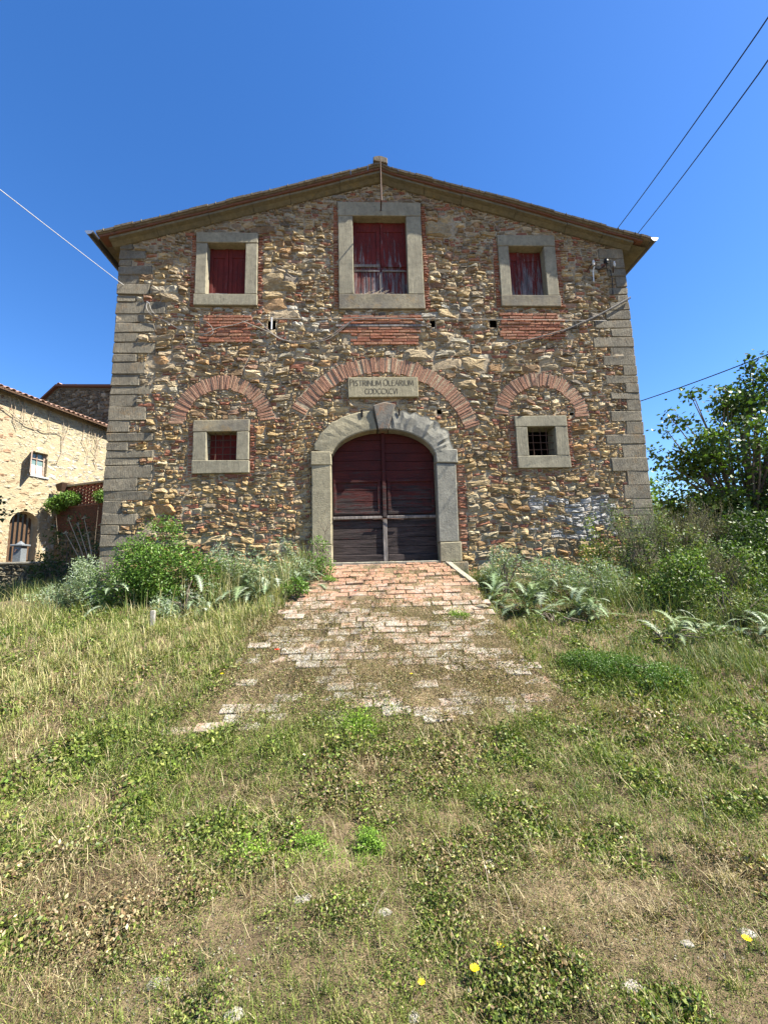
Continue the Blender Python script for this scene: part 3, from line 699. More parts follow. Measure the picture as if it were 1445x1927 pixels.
while x<5.93:
    L=.35; x1=min(x+L,5.93)
    if x<.46<x1: x1=.46
    e=rs.uniform(-.012,.012); dzt=rs.uniform(-.006,.01)
    TP=[(.25,-.064+dzt),(-.25,-.064+dzt),(-.255,-.045),(-.283,-.042),(-.288,-.008+dzt),(-.25,.002+dzt),(.25,.004+dzt)]
    rake(x,x1,TP,rz,'verge_tile',M['tile'],.003,rf,e,2)
    x=x1
for x in np.arange(-4.9,5.9,.35): 
    b=MB(); b.box(x-.005,x+.005,-.298,-.27,rz(x)-.04,rz(x)+.005,ch=.002); b.build('mortar_dab',M['cornice'],rf)
# courses of coppi seen just over the verge
b=MB(); b.prism([(.31,9.86),(.60,9.80),(.60,9.92),(.52,9.955),(.36,9.965),(.31,9.94)],-.31,.4,ch=.015); b.build('ridge_tile',M['tile'],rf)
b=MB(); b.prism([(.36,9.95),(.54,9.945),(.50,9.985),(.40,9.99)],-.29,.3,ch=.01); b.build('ridge_tile',M['tile'],rf)
# eave slabs to the sides and gutters
for side in (-1,1):
    xe=-5.13 if side<0 else 5.95; xw=XL if side<0 else XR; zc=cz_(xe)+.1
    sk=-.058*side*0-.0
    b=MB(); dx=(-.028,.028)[side>0]
    b.add([(xw,-.12,cz_(xw)+.1),(xe-side*.05,-.12,zc+.02),(xe-side*.05-.5*0,10,zc+.02),(xw,10,cz_(xw)+.1)],[(0,1,2,3) if side<0 else (3,2,1,0)]); b.build('eave_soffit',M['cornice'],rf)
    b=MB(); pr=[]
    for k in range(9):
        t=math.pi*k/8; pr.append((-math.cos(t)*.075,-math.sin(t)*.075))
    pr2=[(a*.9,c*.9) for a,c in pr[::-1]]
    P=pr+pr2; n=len(P); vs=[]
    for y in (-.28,10.2):
        for a,c in P: vs.append((xe+side*.03+a,y,rz(xe)-.0+c+.0))
    fs=[(j,(j+1)%n,n+(j+1)%n,n+j) for j in range(n)]+[tuple(range(n))[::-1],tuple(range(n,2*n))]
    b.add(vs,fs); gt=b.build('gutter',M['lead'],rf)
    b=MB(); n2=9; vs=[(xe+side*.03+a,-.283,rz(xe)+c) for a,c in pr]+[(xe+side*.03+a,-.295,rz(xe)+c) for a,c in pr]
    b.add(vs,[tuple(range(n2)),tuple(range(n2,2*n2))[::-1]]+[(j,j+1,n2+j+1,n2+j) for j in range(n2-1)]); b.build('gutter_end',M['steel'],gt)
# iron rod at the apex
b=MB(); b.tube([(.45,-.32,8.93),(.452,-.33,9.5),(.455,-.335,9.93)],[.016,.013,.005],6); b.tube([(.45,-.32,8.95),(.45,-.05,8.95)],.014,6)
b.build('iron_rod',M['iron'],mill)
b=MB(); b.box(.40,.50,-.066,-.0645,8.84,9.14); b.build('rust_streak',M['iron'],mill) if False else None
# ================================================================ cables and fittings on and over the mill
def cable(name,pts,r,mat,label,cat='cable',group=None,sub=3):
    P=[Vector(p) for p in pts]
    if len(P)>2:   # catmull-rom
        out=[]
        for k in range(len(P)-1):
            a=P[max(k-1,0)];b_=P[k];c=P[k+1];d=P[min(k+2,len(P)-1)]
            for s in range(sub):
                t=s/sub; out.append(.5*((2*b_)+(c-a)*t+(2*a-5*b_+4*c-d)*t*t+(3*b_-a-3*c+d)*t**3))
        out.append(P[-1]); P=out
    b=MB(); b.tube(P,r,5); o=b.build(name,mat); tag(o,label,cat,group); return o
def span(a,b_,sag,n=14): return [Vector(a).lerp(Vector(b_),k/n)-Vector((0,0,sag*4*(k/n)*(1-k/n))) for k in range(n+1)]
cable('power_cable',span((6.8,2.0,10.43),(5.27,-3.7,8.5),.05)+[Vector((4.9,-5.2,8.0))],.010,M['blackcable'],'thin black overhead wire rising behind the right eave, the left one of the pair','wire','overhead wires right of the mill')
cable('power_cable',span((7.32,2.0,10.27),(5.25,-3.6,7.95),.05)+[Vector((4.8,-5.0,7.4))],.010,M['blackcable'],'thin black overhead wire nearest the right end of the roof','wire','overhead wires right of the mill')
cable('power_cable',span((7.2,6.0,6.6),(9.8,.5,6.46),.12),.014,M['blackcable'],'black wire sloping up behind the tree from the right wall of the mill','wire')
cable('service_cable',[(-4.06,-.07,6.86),(-4.65,-.10,7.30),(-4.45,-3,6.43),(-3.9,-4,5.75)],.006,M['whitecable'],'white cable stretched from the left corner of the mill out of the picture','cable')
cable('wall_cable',[(-4.12,-.06,6.89),(-4.13,-.06,6.78),(-4.03,-.06,6.64),(-3.78,-.06,6.51),(-3.52,-.06,6.36),(-3.22,-.06,6.25),(-2.97,-.07,6.24),(-2.77,-.06,6.36),(-2.47,-.06,6.42),(-2.18,-.06,6.52)],.009,M['cable'],'grey cable looping down under the upper left window')
cable('wall_cable',[(-4.08,-.06,6.86),(-3.98,-.07,6.66),(-3.7,-.06,6.56),(-3.3,-.06,6.52),(-3.0,-.06,6.50),(-2.85,-.06,6.32),(-2.9,-.06,6.20),(-3.1,-.06,6.22)],.007,M['cable'],'thin grey cable curled beside the putlog hole under the upper left window')
cable('wall_cable',[(-2.01,-.06,6.53),(-1.85,-.06,6.36),(-1.6,-.06,6.16),(-1.24,-.07,6.03),(-.88,-.07,6.07),(-.57,-.06,6.22),(-.31,-.06,6.42),(-.12,-.07,6.52),(.22,-.06,6.55),(.64,-.06,6.56),(1.11,-.06,6.52),(1.37,-.06,6.35),(1.68,-.06,6.16)],.009,M['cable'],'grey cable sagging in a deep loop left of the middle brick band')
cable('wall_cable',[(-2.3,-.065,6.50),(-1.8,-.065,6.28),(-1.5,-.065,6.10),(-1.05,-.065,6.08),(-.7,-.065,6.10),(-.45,-.065,6.26),(-.2,-.065,6.49)],.007,M['cable'],'second thinner cable sagging beside the deep loop below the middle window')
cable('wall_cable',[(-1.96,-.06,6.56),(-.83,-.06,6.55),(.2,-.07,6.575),(1.16,-.06,6.55),(2.87,-.06,6.54),(4.94,-.06,6.51)],.006,M['cable'],'thin straight cable running across the facade under the upper windows')
cable('wall_cable',[(5.49,-.07,7.03),(4.87,-.07,6.68),(4.49,-.07,6.50),(4.06,-.06,6.32),(3.38,-.06,6.12),(2.72,-.06,5.93)],.011,M['cable'],'pale cable running down from the right corner below the upper right window')
cable('wall_cable',[(5.49,-.07,7.0),(4.8,-.07,6.62),(4.3,-.07,6.38),(3.8,-.06,6.2),(3.3,-.06,6.05)],.008,M['blackcable'],'dark cable strung beside the pale one at the right corner')
cable('conduit_pipe',[(-1.735,-.06,6.58),(-1.74,-.06,6.33)],.016,M['whitecable'],'short white upright pipe beside the putlog hole left of the middle window','pipe')
ib=thing('insulator_bracket',(4.95,0,7.6),'iron bracket with porcelain insulators and dangling wires below the right eave','insulator bracket')
b=MB(); b.tube([(4.66,-.02,7.62),(4.70,-.10,7.70),(4.80,-.12,7.80)],.014,6); b.tube([(4.9,-.02,7.66),(4.98,-.12,7.68),(5.02,-.13,7.76)],.014,6); b.tube([(5.22,-.02,7.60),(5.17,-.10,7.66),(5.22,-.11,7.78)],.012,6); b.build('bracket',M['iron'],ib)
def insul(x,y,z,r):
    b=MB(); b.tube([(x,y,z-.06),(x,y,z-.03),(x,y,z-.025),(x,y,z+.005),(x,y,z+.01),(x,y,z+.04),(x,y,z+.055)],[r*.7,r*.75,r,r*.95,r*.6,r*.7,r*.3],10); return b
insul(5.02,-.13,7.79,.05).build('insulator',M['blackcable'],ib); insul(4.76,-.12,7.76,.03).build('insulator',M['ceramic'],ib); insul(5.2,-.11,7.74,.028).build('insulator',M['ceramic'],ib)
b=MB(); b.tube([(4.76,-.06,7.37),(4.765,-.07,7.6),(4.78,-.1,7.68)],.014,6); b.build('conduit',M['ceramic'],ib)
b=MB(); b.tube([(4.78,-.1,7.66),(4.88,-.12,7.60),(4.97,-.12,7.70)],.008,5); b.tube([(5.02,-.12,7.72),(5.06,-.08,7.62),(5.14,-.06,7.63),(5.16,-.05,7.4),(5.14,-.05,7.1)],.008,5); b.build('loose_wire',M['blackcable'],ib)

# ================================================================ the limewashed house on the left
th=math.atan2(.958,.287)   # wall direction in plan
HO=Vector((-12.94,7.2,0)); HT=Vector((.287,.958,0)); HN=Vector((.958,-.287,0))
def hw(s,d,z): return HO+HT*s+HN*d+Vector((0,0,z))
house=thing('limewashed_house',hw(1,0,2.1),'cream limewashed rubble house with tiled eave and arched gateway at left','house')
def hfree(s,z):
    ok=(z<8.35)&(s<8)
    ok&=~((s>.72)&(s<1.74)&(z<3.75))&~((z>=3.7)&ell(s,z,1.23,3.7,.52,.52,2)); ok&=~((s>1.24)&(s<1.86)&(z>5.62)&(z<6.55))
    return ok
R,hx,hz=pack(-2.6,5.2,1.5,8.35,hfree,.045,[(10,4),(7,3),(4,2)],[150,1500,6000],rs)
b=MB()
for r in R:
    g=stone_geo(r[0],r[1],r[2],r[3],hx,hz,-.004,rs.uniform(.008,.036),rs,False)
    if not g: continue
    sx_,zz_=r[0]+r[2]/2,r[1]+r[3]/2
    c=np.array((.49,.435,.31)) if sx_<1.9 else np.array((.50,.45,.34))
    if sx_>2.0 and zz_<6.7: c=np.array((.50,.47,.40))
    if sx_<.5 and rs.random()<.4: c=np.array((.38,.24,.15))
    if rs.random()<.12: c=c*.8
    if zz_<5.6 and rs.random()<.25: c=np.array((.40,.30,.19))
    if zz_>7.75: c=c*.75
    b.add([hw(v[0],-v[1]-.02,v[2]) for v in g[0]],[f[::-1] for f in g[1]] if False else g[1],tuple(c*rs.uniform(.85,1.12)))
b.build('wall_face',M['stucco'],house,'stuff')
b=MB()   # solid wall with two openings, built of blocks
for (s0,s1,z0,z1) in ((-2.7,.72,1.2,8.45),(.72,1.24,4.2,8.45),(1.24,1.86,6.55,8.45),(1.24,1.74,4.2,5.62),(1.74,1.86,1.2,5.62),(1.86,9,1.2,8.45)):
    vs,fs=cbox(s0,s1,.0,.5,z0,z1); b.add([hw(v[0],-v[1],v[2]) for v in vs],fs,(.44,.37,.24))
for k in range(12):
    t0,t1=math.pi*k/12,math.pi*(k+1)/12
    P=[(1.23+.51*math.cos(t0),3.7+.5*math.sin(t0)),(1.23+.51*math.cos(t0),4.21),(1.23+.51*math.cos(t1),4.21),(1.23+.51*math.cos(t1),3.7+.5*math.sin(t1))]
    vs=[hw(p[0],-.0,p[1]) for p in P]+[hw(p[0],-.5,p[1]) for p in P]; b.add(vs,[(0,1,2,3),(7,6,5,4),(0,3,7,4),(1,5,6,2)],(.58,.48,.31))
b.build('wall',M['stucco'],house)
hwin=MB()
vs,fs=cbox(1.26,1.84,.17,.2,5.64,6.53); hwin.add([hw(v[0],-v[1],v[2]) for v in vs],fs); hwo=hwin.build('window',M['glass'],house)
b=MB()
for (a,c,z0,z1) in ((1.24,1.30,5.62,6.55),(1.80,1.86,5.62,6.55),(1.54,1.565,5.62,6.5),(1.3,1.8,5.62,5.68),(1.3,1.8,6.28,6.31)):
    vs,fs=cbox(a,c,.13,.17,z0,z1); b.add([hw(v[0],-v[1],v[2]) for v in vs],fs)
b.build('frame',M['brown'],hwo)
b=MB(); b.add([hw(1.3+.5*k/8,-.165+.004*(k%2),z) for k in range(9) for z in (5.66,6.05)],[(2*k,2*k+2,2*k+3,2*k+1) for k in range(8)]); b.build('curtain',M['whitecurtain'],hwo)
b=MB()
def hbox(b,s0,s1,d0,d1,z0,z1,c=(.5,.5,.5),ch=0):
    vs,fs=cbox(s0,s1,-d1,-d0,z0,z1,ch); b.add([hw(v[0],-v[1],v[2]) for v in vs],fs,c)
for (o0,o1,z0,z1) in ((0,.035,5.60,6.52),(.035,.05,5.7,5.77),(.035,.05,6.35,6.42)):
    vs,fs=cbox(0,.5,0,1,0,1); vs=[hw(1.22-.58*v[0]+(o0 if v[1]==0 else o1)*.81,.02+.81*v[0]+(o0 if v[1]==0 else o1)*.58,z0+(z1-z0)*v[2]) for v in vs]; b.add(vs,fs)
b.build('open_shutter',M['brown'],house)
b=MB(); hbox(b,1.15,1.95,-.05,.05,5.55,5.62,ch=.008); b.build('sill',M['stucco'],house)
gate=MB(); hbox(gate,.72,1.74,-.34,-.33,2.9,2.98); gt=gate.build('gate',M['gatewood'],house)
for k in range(6):
    b=MB(); s=.76+k*.165; hbox(b,s,s+.085,-.33,-.30,2.16,min(4.15,3.7+.5*math.sqrt(max(0,1-((s+.04-1.23)/.52)**2))),ch=.004); b.build('slat',M['gatewood'],gt)
b=MB(); hbox(b,.72,1.74,-.34,-.33,2.3,2.38); b.build('rail',M['gatewood'],gt)
# courtyard wall seen through the gate
b=MB(); hbox(b,-1.5,2.6,-3.05,-3.0,1.9,4.6); cw=b.build('courtyard_wall',M['limestone'],None); tag(cw,'pale and orange striped wall seen through the wooden gate','wall')
for k in range(5):
    b=MB(); hbox(b,-1.4,2.5,-3.0,-2.97,2.15+k*.32,2.31+k*.32); b.build('brick_course',M['tilered'],cw)
# eave: gutter board, coppi ends
b=MB()
for k in range(1):
    vs=[hw(-2.8,.36,8.36),hw(9,.36,8.36),hw(9,.36,8.42),hw(-2.8,.36,8.42),hw(-2.8,-4,9.6),hw(9,-4,9.6),hw(9,-4,9.7),hw(-2.8,-4,9.7)]
    b.add(vs,[(0,1,2,3),(0,4,5,1),(3,2,6,7),(0,3,7,4),(1,5,6,2)])
hr=b.build('roof',M['gatewood'],house)
me=None
def coppo(L=.42,r=.085):
    vs=[];n=6
    for yy,rr in ((0,r),(L,r*.85)):
        for k in range(n+1):
            t=math.pi*k/n; vs.append((math.cos(t)*rr,yy,math.sin(t)*rr*.8))
        for k in range(n+1):
            t=math.pi*k/n; vs.append((math.cos(t)*(rr-.014),yy,math.sin(t)*(rr-.014)*.8))
    q=2*(n+1); fs=[]
    for k in range(n):
        fs.append((k,k+1,q+k+1,q+k)[::-1]); fs.append((n+1+k,n+2+k,q+n+2+k,q+n+1+k)); fs.append((k,k+1,n+2+k,n+1+k))
    me=bpy.data.meshes.new('roof_tile'); me.from_pydata(vs,[],fs); me.update(); return me
cm=coppo(); cm.materials.append(M['tilepink'])
phi=math.atan2(HT.y,HT.x)
for row in range(3):
    s=-2.7
    while s<6.5:
        p=hw(s,.40-row*.36,8.43+row*.115); link_copy(cm,'roof_tile',hr,p,(math.radians(17)+rs.normal(0,.02),rs.normal(0,.05),phi+rs.normal(0,.03)),(1,1,rs.uniform(.85,1.1)))
        s+=.205
b=MB()
for k in range(16):   # dead creeper stems on the wall
    s=rs.uniform(-.6,4.6); z=8.3; d=.06; P=[]
    for j in range(rs.integers(4,9)):
        P.append(hw(s,d+.02*rs.random(),z)); s+=rs.normal(0,.10); z-=rs.uniform(.12,.35)
    if len(P)>2: b.tube(P,.011,4)
P=[hw(-.6,.07,8.05),hw(.2,.07,7.75),hw(.9,.07,7.45),hw(1.6,.07,7.40),hw(2.1,.07,7.55),hw(2.3,.07,7.5),hw(2.35,.07,6.8),hw(2.2,.07,6.3),hw(2.0,.07,6.25)]
b.tube(P,.016,5)
b.build('dead_creeper',M['drystem'],house)
# ================================================================ terrace with lattice parapet
U=Vector((.93,-.367,0)); TN=Vector((-.367,-.93,0)); TO=Vector((-12.15,9.35,0))
def tw(u,d,z): return TO+U*u+TN*d+Vector((0,0,z))
terr=thing('terrace_wall',tw(2,0,1.6),'shaded brick and rubble terrace wall with pierced brick parapet between the houses','wall')
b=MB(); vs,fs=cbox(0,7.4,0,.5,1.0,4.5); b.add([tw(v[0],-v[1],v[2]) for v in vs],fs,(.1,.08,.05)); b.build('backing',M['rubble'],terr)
R,ax_,az_=pack(.1,4.2,1.2,3.45,lambda x,z:(x<9),.04,[(9,4),(6,3),(4,2)],[80,500,1500],rs)
b=MB()
for r in R:
    g=stone_geo(r[0],r[1],r[2],r[3],ax_,az_,.006,rs.uniform(.03,.06),rs)
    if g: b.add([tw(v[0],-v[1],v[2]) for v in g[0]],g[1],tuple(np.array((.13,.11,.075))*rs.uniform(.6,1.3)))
b.build('rubble',M['rubble'],terr,'stuff')
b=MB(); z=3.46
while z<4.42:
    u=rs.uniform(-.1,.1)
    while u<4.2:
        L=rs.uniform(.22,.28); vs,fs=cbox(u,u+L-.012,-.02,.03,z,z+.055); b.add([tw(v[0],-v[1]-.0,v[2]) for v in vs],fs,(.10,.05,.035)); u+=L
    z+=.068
b.build('brick_courses',M['shadebrick'],terr,'stuff')
lat=MB(); vs,fs=cbox(.1,7.4,-.03,.30,5.28,5.36,.01); lat.add([tw(v[0],-v[1],v[2]) for v in vs],fs); cap=lat.build('coping',M['mortar'],terr)
lo=MB(); vs,fs=cbox(.1,7.4,-.04,.30,4.42,4.475,.008); lo.add([tw(v[0],-v[1],v[2]) for v in vs],fs); lo.build('ledge',M['tilered'],terr)
LB=brick_mesh(.215,.066,.09,77); LB.materials.append(M['latticebrick'])
zr=4.51
row=0
while zr<5.27:
    u=.2+(.175 if row%2 else 0)
    while u<3.6:
        link_copy(LB,'lattice_brick',terr,tw(u,-.08,zr),(0,0,math.atan2(U.y,U.x)),(1,1,1)); u+=.35
    zr+=.0665; row+=1
b=MB(); b.add([tw(.15,.25,5.36),tw(.55,.25,5.42),tw(.5,-.2,5.42),tw(.15,-.2,5.36),tw(.2,.18,5.1),tw(.42,.18,5.1),tw(.4,-.1,5.1),tw(.2,-.1,5.1)],[(0,1,2,3)[::-1],(0,4,5,1)[::-1],(1,5,6,2)[::-1],(4,7,6,5)[::-1],(0,3,7,4)[::-1]]); b.build('corbel',M['iron'],terr)
# gable of a further house
GU=Vector((.925,-.38,0)); GN=Vector((-.38,-.925,0)); GO=Vector((-15.9,14,0))
def gw(u,d,z): return GO+GU*u+GN*d+Vector((0,0,z))
gab=thing('gabled_house',gw(1,0,1.5),'dark shaded rubble gable end of a house behind the limewashed one','house')
gt_=lambda u: np.interp(u,[-6,-1.54,0,3.54,8],[9.0,10.9,11.66,11.0,10.2])
b=MB(); pts=[(-4,1.2),(8,1.2),(8,10.2),(3.54,11.0),(0,11.66),(-1.54,10.9),(-4,9.8)]
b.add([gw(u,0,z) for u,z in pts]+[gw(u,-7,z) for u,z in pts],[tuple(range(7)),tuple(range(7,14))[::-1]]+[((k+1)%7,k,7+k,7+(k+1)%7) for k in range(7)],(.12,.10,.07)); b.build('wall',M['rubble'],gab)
R,ax_,az_=pack(-2.6,4.6,8.0,11.7,lambda x,z:(z<gt_(x)-.12),.05,[(8,5),(6,4),(4,3)],[80,700,1500],rs)
b=MB()
for r in R:
    g=stone_geo(r[0],r[1],r[2],r[3],ax_,az_,.008,rs.uniform(.03,.07),rs)
    if g:
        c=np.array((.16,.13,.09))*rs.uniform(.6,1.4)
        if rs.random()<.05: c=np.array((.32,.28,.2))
        b.add([gw(v[0],-v[1],v[2]) for v in g[0]],g[1],tuple(c))
b.build('rubble',M['rubble'],gab,'stuff')
b=MB()
for (u0,z0,u1,z1) in ((-2.4,10.45,0,11.72),(0,11.72,6,10.62)):
    vs=[];
    for (u,z) in ((u0,z0),(u1,z1)):
        for d,dz_ in ((.16,-.06),(.16,.05),(-7,.05),(-7,-.06)): vs.append(gw(u,d,z+dz_))
    b.add(vs,[(0,4,5,1),(1,5,6,2),(3,2,6,7),(0,3,7,4),(0,1,2,3),(4,7,6,5)])
gr=b.build('roof',M['tilered'],gab)
for k in range(9): link_copy(cm,'roof_tile',gr,gw(.15+k*.0,.12-k*.36,11.78),(0,0,math.atan2(GU.y,GU.x)),(1.3,1.1,1))
for k in range(6): link_copy(cm,'roof_tile',gr,gw(.2+k*.22,.0,11.76-k*.04),(0,0,math.atan2(GU.y,GU.x)+.2),(1,1,.8))
# upper yard, low retaining wall, old tap post
b=MB(); b.add([(-30,5.6,2.12),(-9.4,5.6,2.1),(-9.4,12,2.12),(-14,40,2.12),(-40,40,2.12)],[(0,1,2,3,4)]); yd=b.build('upper_yard',M['ground'],None,'structure')
lw=thing('low_wall',(-11,5.4,1.3),'low shaded rubble retaining wall below the arched gateway','wall')
part('backing',M['mortar'],lw,-16,-9.3,5.23,5.6,.9,2.13)
part('backing',M['mortar'],lw,-9.6,-9.3,5.6,12,.9,2.10)
R,ax_,az_=pack(-13.5,-9.3,.95,2.14,lambda x,z:(x<-9.2),.04,[(9,4),(6,3),(4,2)],[60,400,900],rs)
b=MB()
for r in R:
    g=stone_geo(r[0],r[1],r[2],r[3],ax_,az_,.006,rs.uniform(.03,.07),rs)
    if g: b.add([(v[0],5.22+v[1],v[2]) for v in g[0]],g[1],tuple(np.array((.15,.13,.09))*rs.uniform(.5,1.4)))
b.build('rubble',M['rubble'],lw,'stuff')
part('coping',M['kerb'],lw,-16,-9.28,5.15,5.62,2.13,2.19,ch=.012)
tp=thing('tap_post',(-10.32,5.35,2.19),'grey cast iron drinking fountain post on the low wall by the gate','fountain')
part('post',M['fountain'],tp,-10.44,-10.20,5.28,5.5,2.19,2.66,ch=.012); part('cap',M['fountain'],tp,-10.50,-10.14,5.22,5.56,2.66,2.72,ch=.015)
b=MB(); b.tube([(-10.32,5.39,2.72),(-10.32,5.39,2.78),(-10.32,5.39,2.82)],[.12,.06,.02],8); b.build('finial',M['fountain'],tp)
b=MB(); b.tube([(-10.3,5.28,2.55),(-10.3,5.2,2.56),(-10.3,5.17,2.48)],.012,6); b.build('tap',M['iron'],tp)

# ================================================================ brick path on the ramp
path=thing('brick_path',(.4,-1.8,1.0),'x','x'); del path['label']; del path['category']; path['kind']='structure'
PBm=[brick_mesh(.275,.13,.06,40+k) for k in range(6)]   # long side x, width along slope (as local z), thickness local y
for me in PBm: me.materials.append(M['path'])
Y=-.10; row=0; cnt=0
while Y>-3.85:
    z=float(rampz(Y)); dzy=(float(rampz(Y+.05))-float(rampz(Y-.05)))/.1; ang=math.atan(dzy); step=.137*math.cos(ang)
    l,r_=[float(v) for v in ramp_edges(Y)]
    x=l-(.14 if row%2 else 0)+rs.uniform(-.02,.02)
    while x<r_-.1:
        if x>l-.2 and not (Y<-3.3 and rs.random()<.45*min(1,(-Y-3.3)/.5)):
            o=link_copy(PBm[rs.integers(6)],'brick',path,(x+.14,Y,z-.021+rs.normal(0,.008)+.008*math.sin(x*3+Y*5)-float(ss(-1.8,-3.6,np.array(Y)))*.022*max(0,float(fbm(np.array([x]),np.array([Y]),2.2,71)[0])-.38)*4),(ang+math.pi/2+rs.normal(0,.02),rs.normal(0,.02),rs.normal(0,.012)),(rs.uniform(.94,1.0),1,rs.uniform(.88,.98))); cnt+=1
        x+=.287
    Y-=step; row+=1
print('path bricks',cnt)
for k,(x0,y0,x1,y1) in enumerate([(1.43,-.12,1.53,-.52),(1.53,-.53,1.66,-.98)]):
    b=MB(); a=Vector((x0,y0,float(rampz(y0)))); c=Vector((x1,y1,float(rampz(y1)))); wv=Vector((.10,.02,0)); dn=Vector((0,0,-.35)); up=Vector((0,0,.035))
    vs=[a+up,c+up,c+up+wv,a+up+wv,a+dn,c+dn,c+dn+wv,a+dn+wv]; b.add(vs,[(0,1,2,3),(4,7,6,5),(0,4,5,1),(1,5,6,2),(2,6,7,3),(3,7,4,0)]); b.build('kerbstone',M['kerb'],path)

# ================================================================ vegetation
def hz1(x,y): return float(H(np.array([x]),np.array([y]))[0])
def blades(x,y,ln,wd,lean,az,col,z=None,seg=2,droop=1.0):
    """numpy grass: returns V,F,C"""
    n=len(x); z=H(x,y)-.005 if z is None else z
    dx,dy=np.cos(az),np.sin(az); px,py=-dy,dx; rows=[]
    ts=np.linspace(0,1,seg+1)
    for t in ts[:-1]:
        h=ln*(np.cos(lean*(.4+.6*droop*t)))*t; o=ln*np.sin(lean*(.4+.6*droop*t))*t; w_=wd*(1-t*.6)*.5
        cx=x+dx*o; cy=y+dy*o; cz=z+h
        rows.append(np.stack([cx-px*w_,cy-py*w_,cz],1)); rows.append(np.stack([cx+px*w_,cy+py*w_,cz],1))
    h=ln*np.cos(lean*(.4+.6*droop)); o=ln*np.sin(lean*(.4+.6*droop)); rows.append(np.stack([x+dx*o,y+dy*o,z+h],1))
    V=np.stack(rows,1); k=V.shape[1]; f=[]
    for s in range(seg-1): f += [(2*s,2*s+1,2*s+3),(2*s,2*s+3,2*s+2)]
    f.append((2*seg-2,2*seg-1,2*seg))
    F=(np.arange(n)[:,None,None]*k+np.array(f)[None]).reshape(-1,3)
    return V.reshape(-1,3),F,np.repeat(col,k,0)
def leaflets(P,size,col,up=.6,aspect=.55,rg=rng,dirs=None):
    n=len(P); d=rg.normal(size=(n,3)) if dirs is None else dirs; d/=np.linalg.norm(d,axis=1,keepdims=True)+1e-9
    nn=rg.normal(size=(n,3)); nn[:,2]+=up*2; nn-=d*(nn*d).sum(1,keepdims=True); nn/=np.linalg.norm(nn,axis=1,keepdims=True)+1e-9
    s=np.cross(d,nn); L=size[:,None]
    V=np.stack([P,P+d*L*.45+s*L*aspect*.5-nn*L*.06,P+d*L-nn*L*.18,P+d*L*.45-s*L*aspect*.5-nn*L*.06],1)
    F=(np.arange(n)[:,None,None]*4+np.array([(0,1,2),(0,2,3)])[None]).reshape(-1,3)
    return V.reshape(-1,3),F,np.repeat(col,4,0)
def merge(L):
    V=[];F=[];C=[];n=0
    for v,f,c in L: V.append(v);F.append(f+n);C.append(c);n+=len(v)
    return np.concatenate(V),np.concatenate(F),np.concatenate(C)
def pal(n,cols,wts,rg=rng,var=.22):
    w_=np.array(wts,float); i=rg.choice(len(cols),size=n,p=w_/w_.sum()); return np.array(cols)[i]*rg.uniform(1-var,1+var,(n,1))
GREEN=[(-.25,-3.85,.38),(-.65,-4.15,.35),(.03,-3.8,.3),(2.75,-3.1,.42),(2.35,-2.9,.36),(3.1,-3.45,.35),(1.31,-4.0,.3),(-2.1,-3.7,.35),(-4.6,-1.5,.9),(-1.2,-4.15,.3),(-1.4,-4.5,.25),(.74,-4.7,.22),(1.21,-2.0,.12),(1.8,-4.46,.25),(-4.2,-.8,.8),(-5.5,.2,1.2),(2.2,-2.2,.25)]
LIME=[(-.03,-5.13,.11),(-.36,-5.10,.12),(-.66,-5.12,.09),(-.1,-3.85,.15),(1.21,-1.98,.12),(-.2,-5.25,.08)]
DRY=[(-1.9,-3.05,.5),(-3.0,-2.5,.6),(-1.7,-2.2,.5),(-1.8,-4.9,.4),(-1.85,-5.3,.4),(2.2,-4.5,.35),(1.8,-5.45,.25),(1.3,-5.65,.2),(0,-4.4,.14),(2.3,-3.7,.25),(-1.2,-5.6,.3)]
def blob(x,y,L):
    f=np.zeros_like(x)
    for a,b_,r in L: f=np.maximum(f,np.exp(-((x-a)**2+(y-b_)**2)/(r*r)))
    return f
def scatter(n,r0,r1,rg=rng,a=64):
    r=np.exp(rg.uniform(math.log(r0),math.log(r1),n)); t=np.radians(rg.uniform(-a,a,n)+2)
    return r*np.sin(t), -7.8+r*np.cos(t), r
def keep_outdoor(x,y): return (y<-.12)|(((x<-4.9)|(x>5.6))&(y<14)&~((x<-9.2)&(y>5.1)))
def onpath(x,y):
    l,r_=ramp_edges(y); return ss(l-.25,l+.1,x)*ss(r_+.2,r_-.1,x)*ss(-4.1,-3.5,y)*(y<.2)
CG=[(.13,.19,.03),(.20,.25,.05),(.28,.30,.08),(.06,.10,.02)]; CO=[(.19,.18,.07),(.15,.15,.05),(.23,.20,.09)]; CB=[(.20,.13,.07),(.15,.095,.05),(.28,.19,.10)]; CS=[(.46,.38,.21),(.39,.31,.17),(.52,.44,.27),(.32,.24,.13)]
def field_cols(x,y,rg):
    n=len(x); g=blob(x,y,GREEN); d=blob(x,y,DRY); f=fbm(x,y,1.1,11); f2=fbm(x,y,4,13); p=onpath(x,y)
    G=.68+1.3*(f-.5)+.5*g+.7*(f2-.5)-.42*d-.62*p*(1-g)
    u=rg.random(n); c=pal(n,CG,[4,3,2,2],rg); isg=u<np.clip(G,.04,.97)
    rest=rg.random(n); c2=np.where((rest<.36)[:,None],pal(n,CO,[1,1,1],rg),np.where((rest<.36+.36)[:,None],pal(n,CB,[3,2,2],rg),pal(n,CS,[2,2,1,2],rg)))
    c=np.where(isg[:,None],c,c2); lm=blob(x,y,LIME)>rg.random(n)*.9
    return np.where(lm[:,None],pal(n,[(.26,.40,.05),(.20,.33,.04)],[1,1],rg),c), isg
parts_=[]
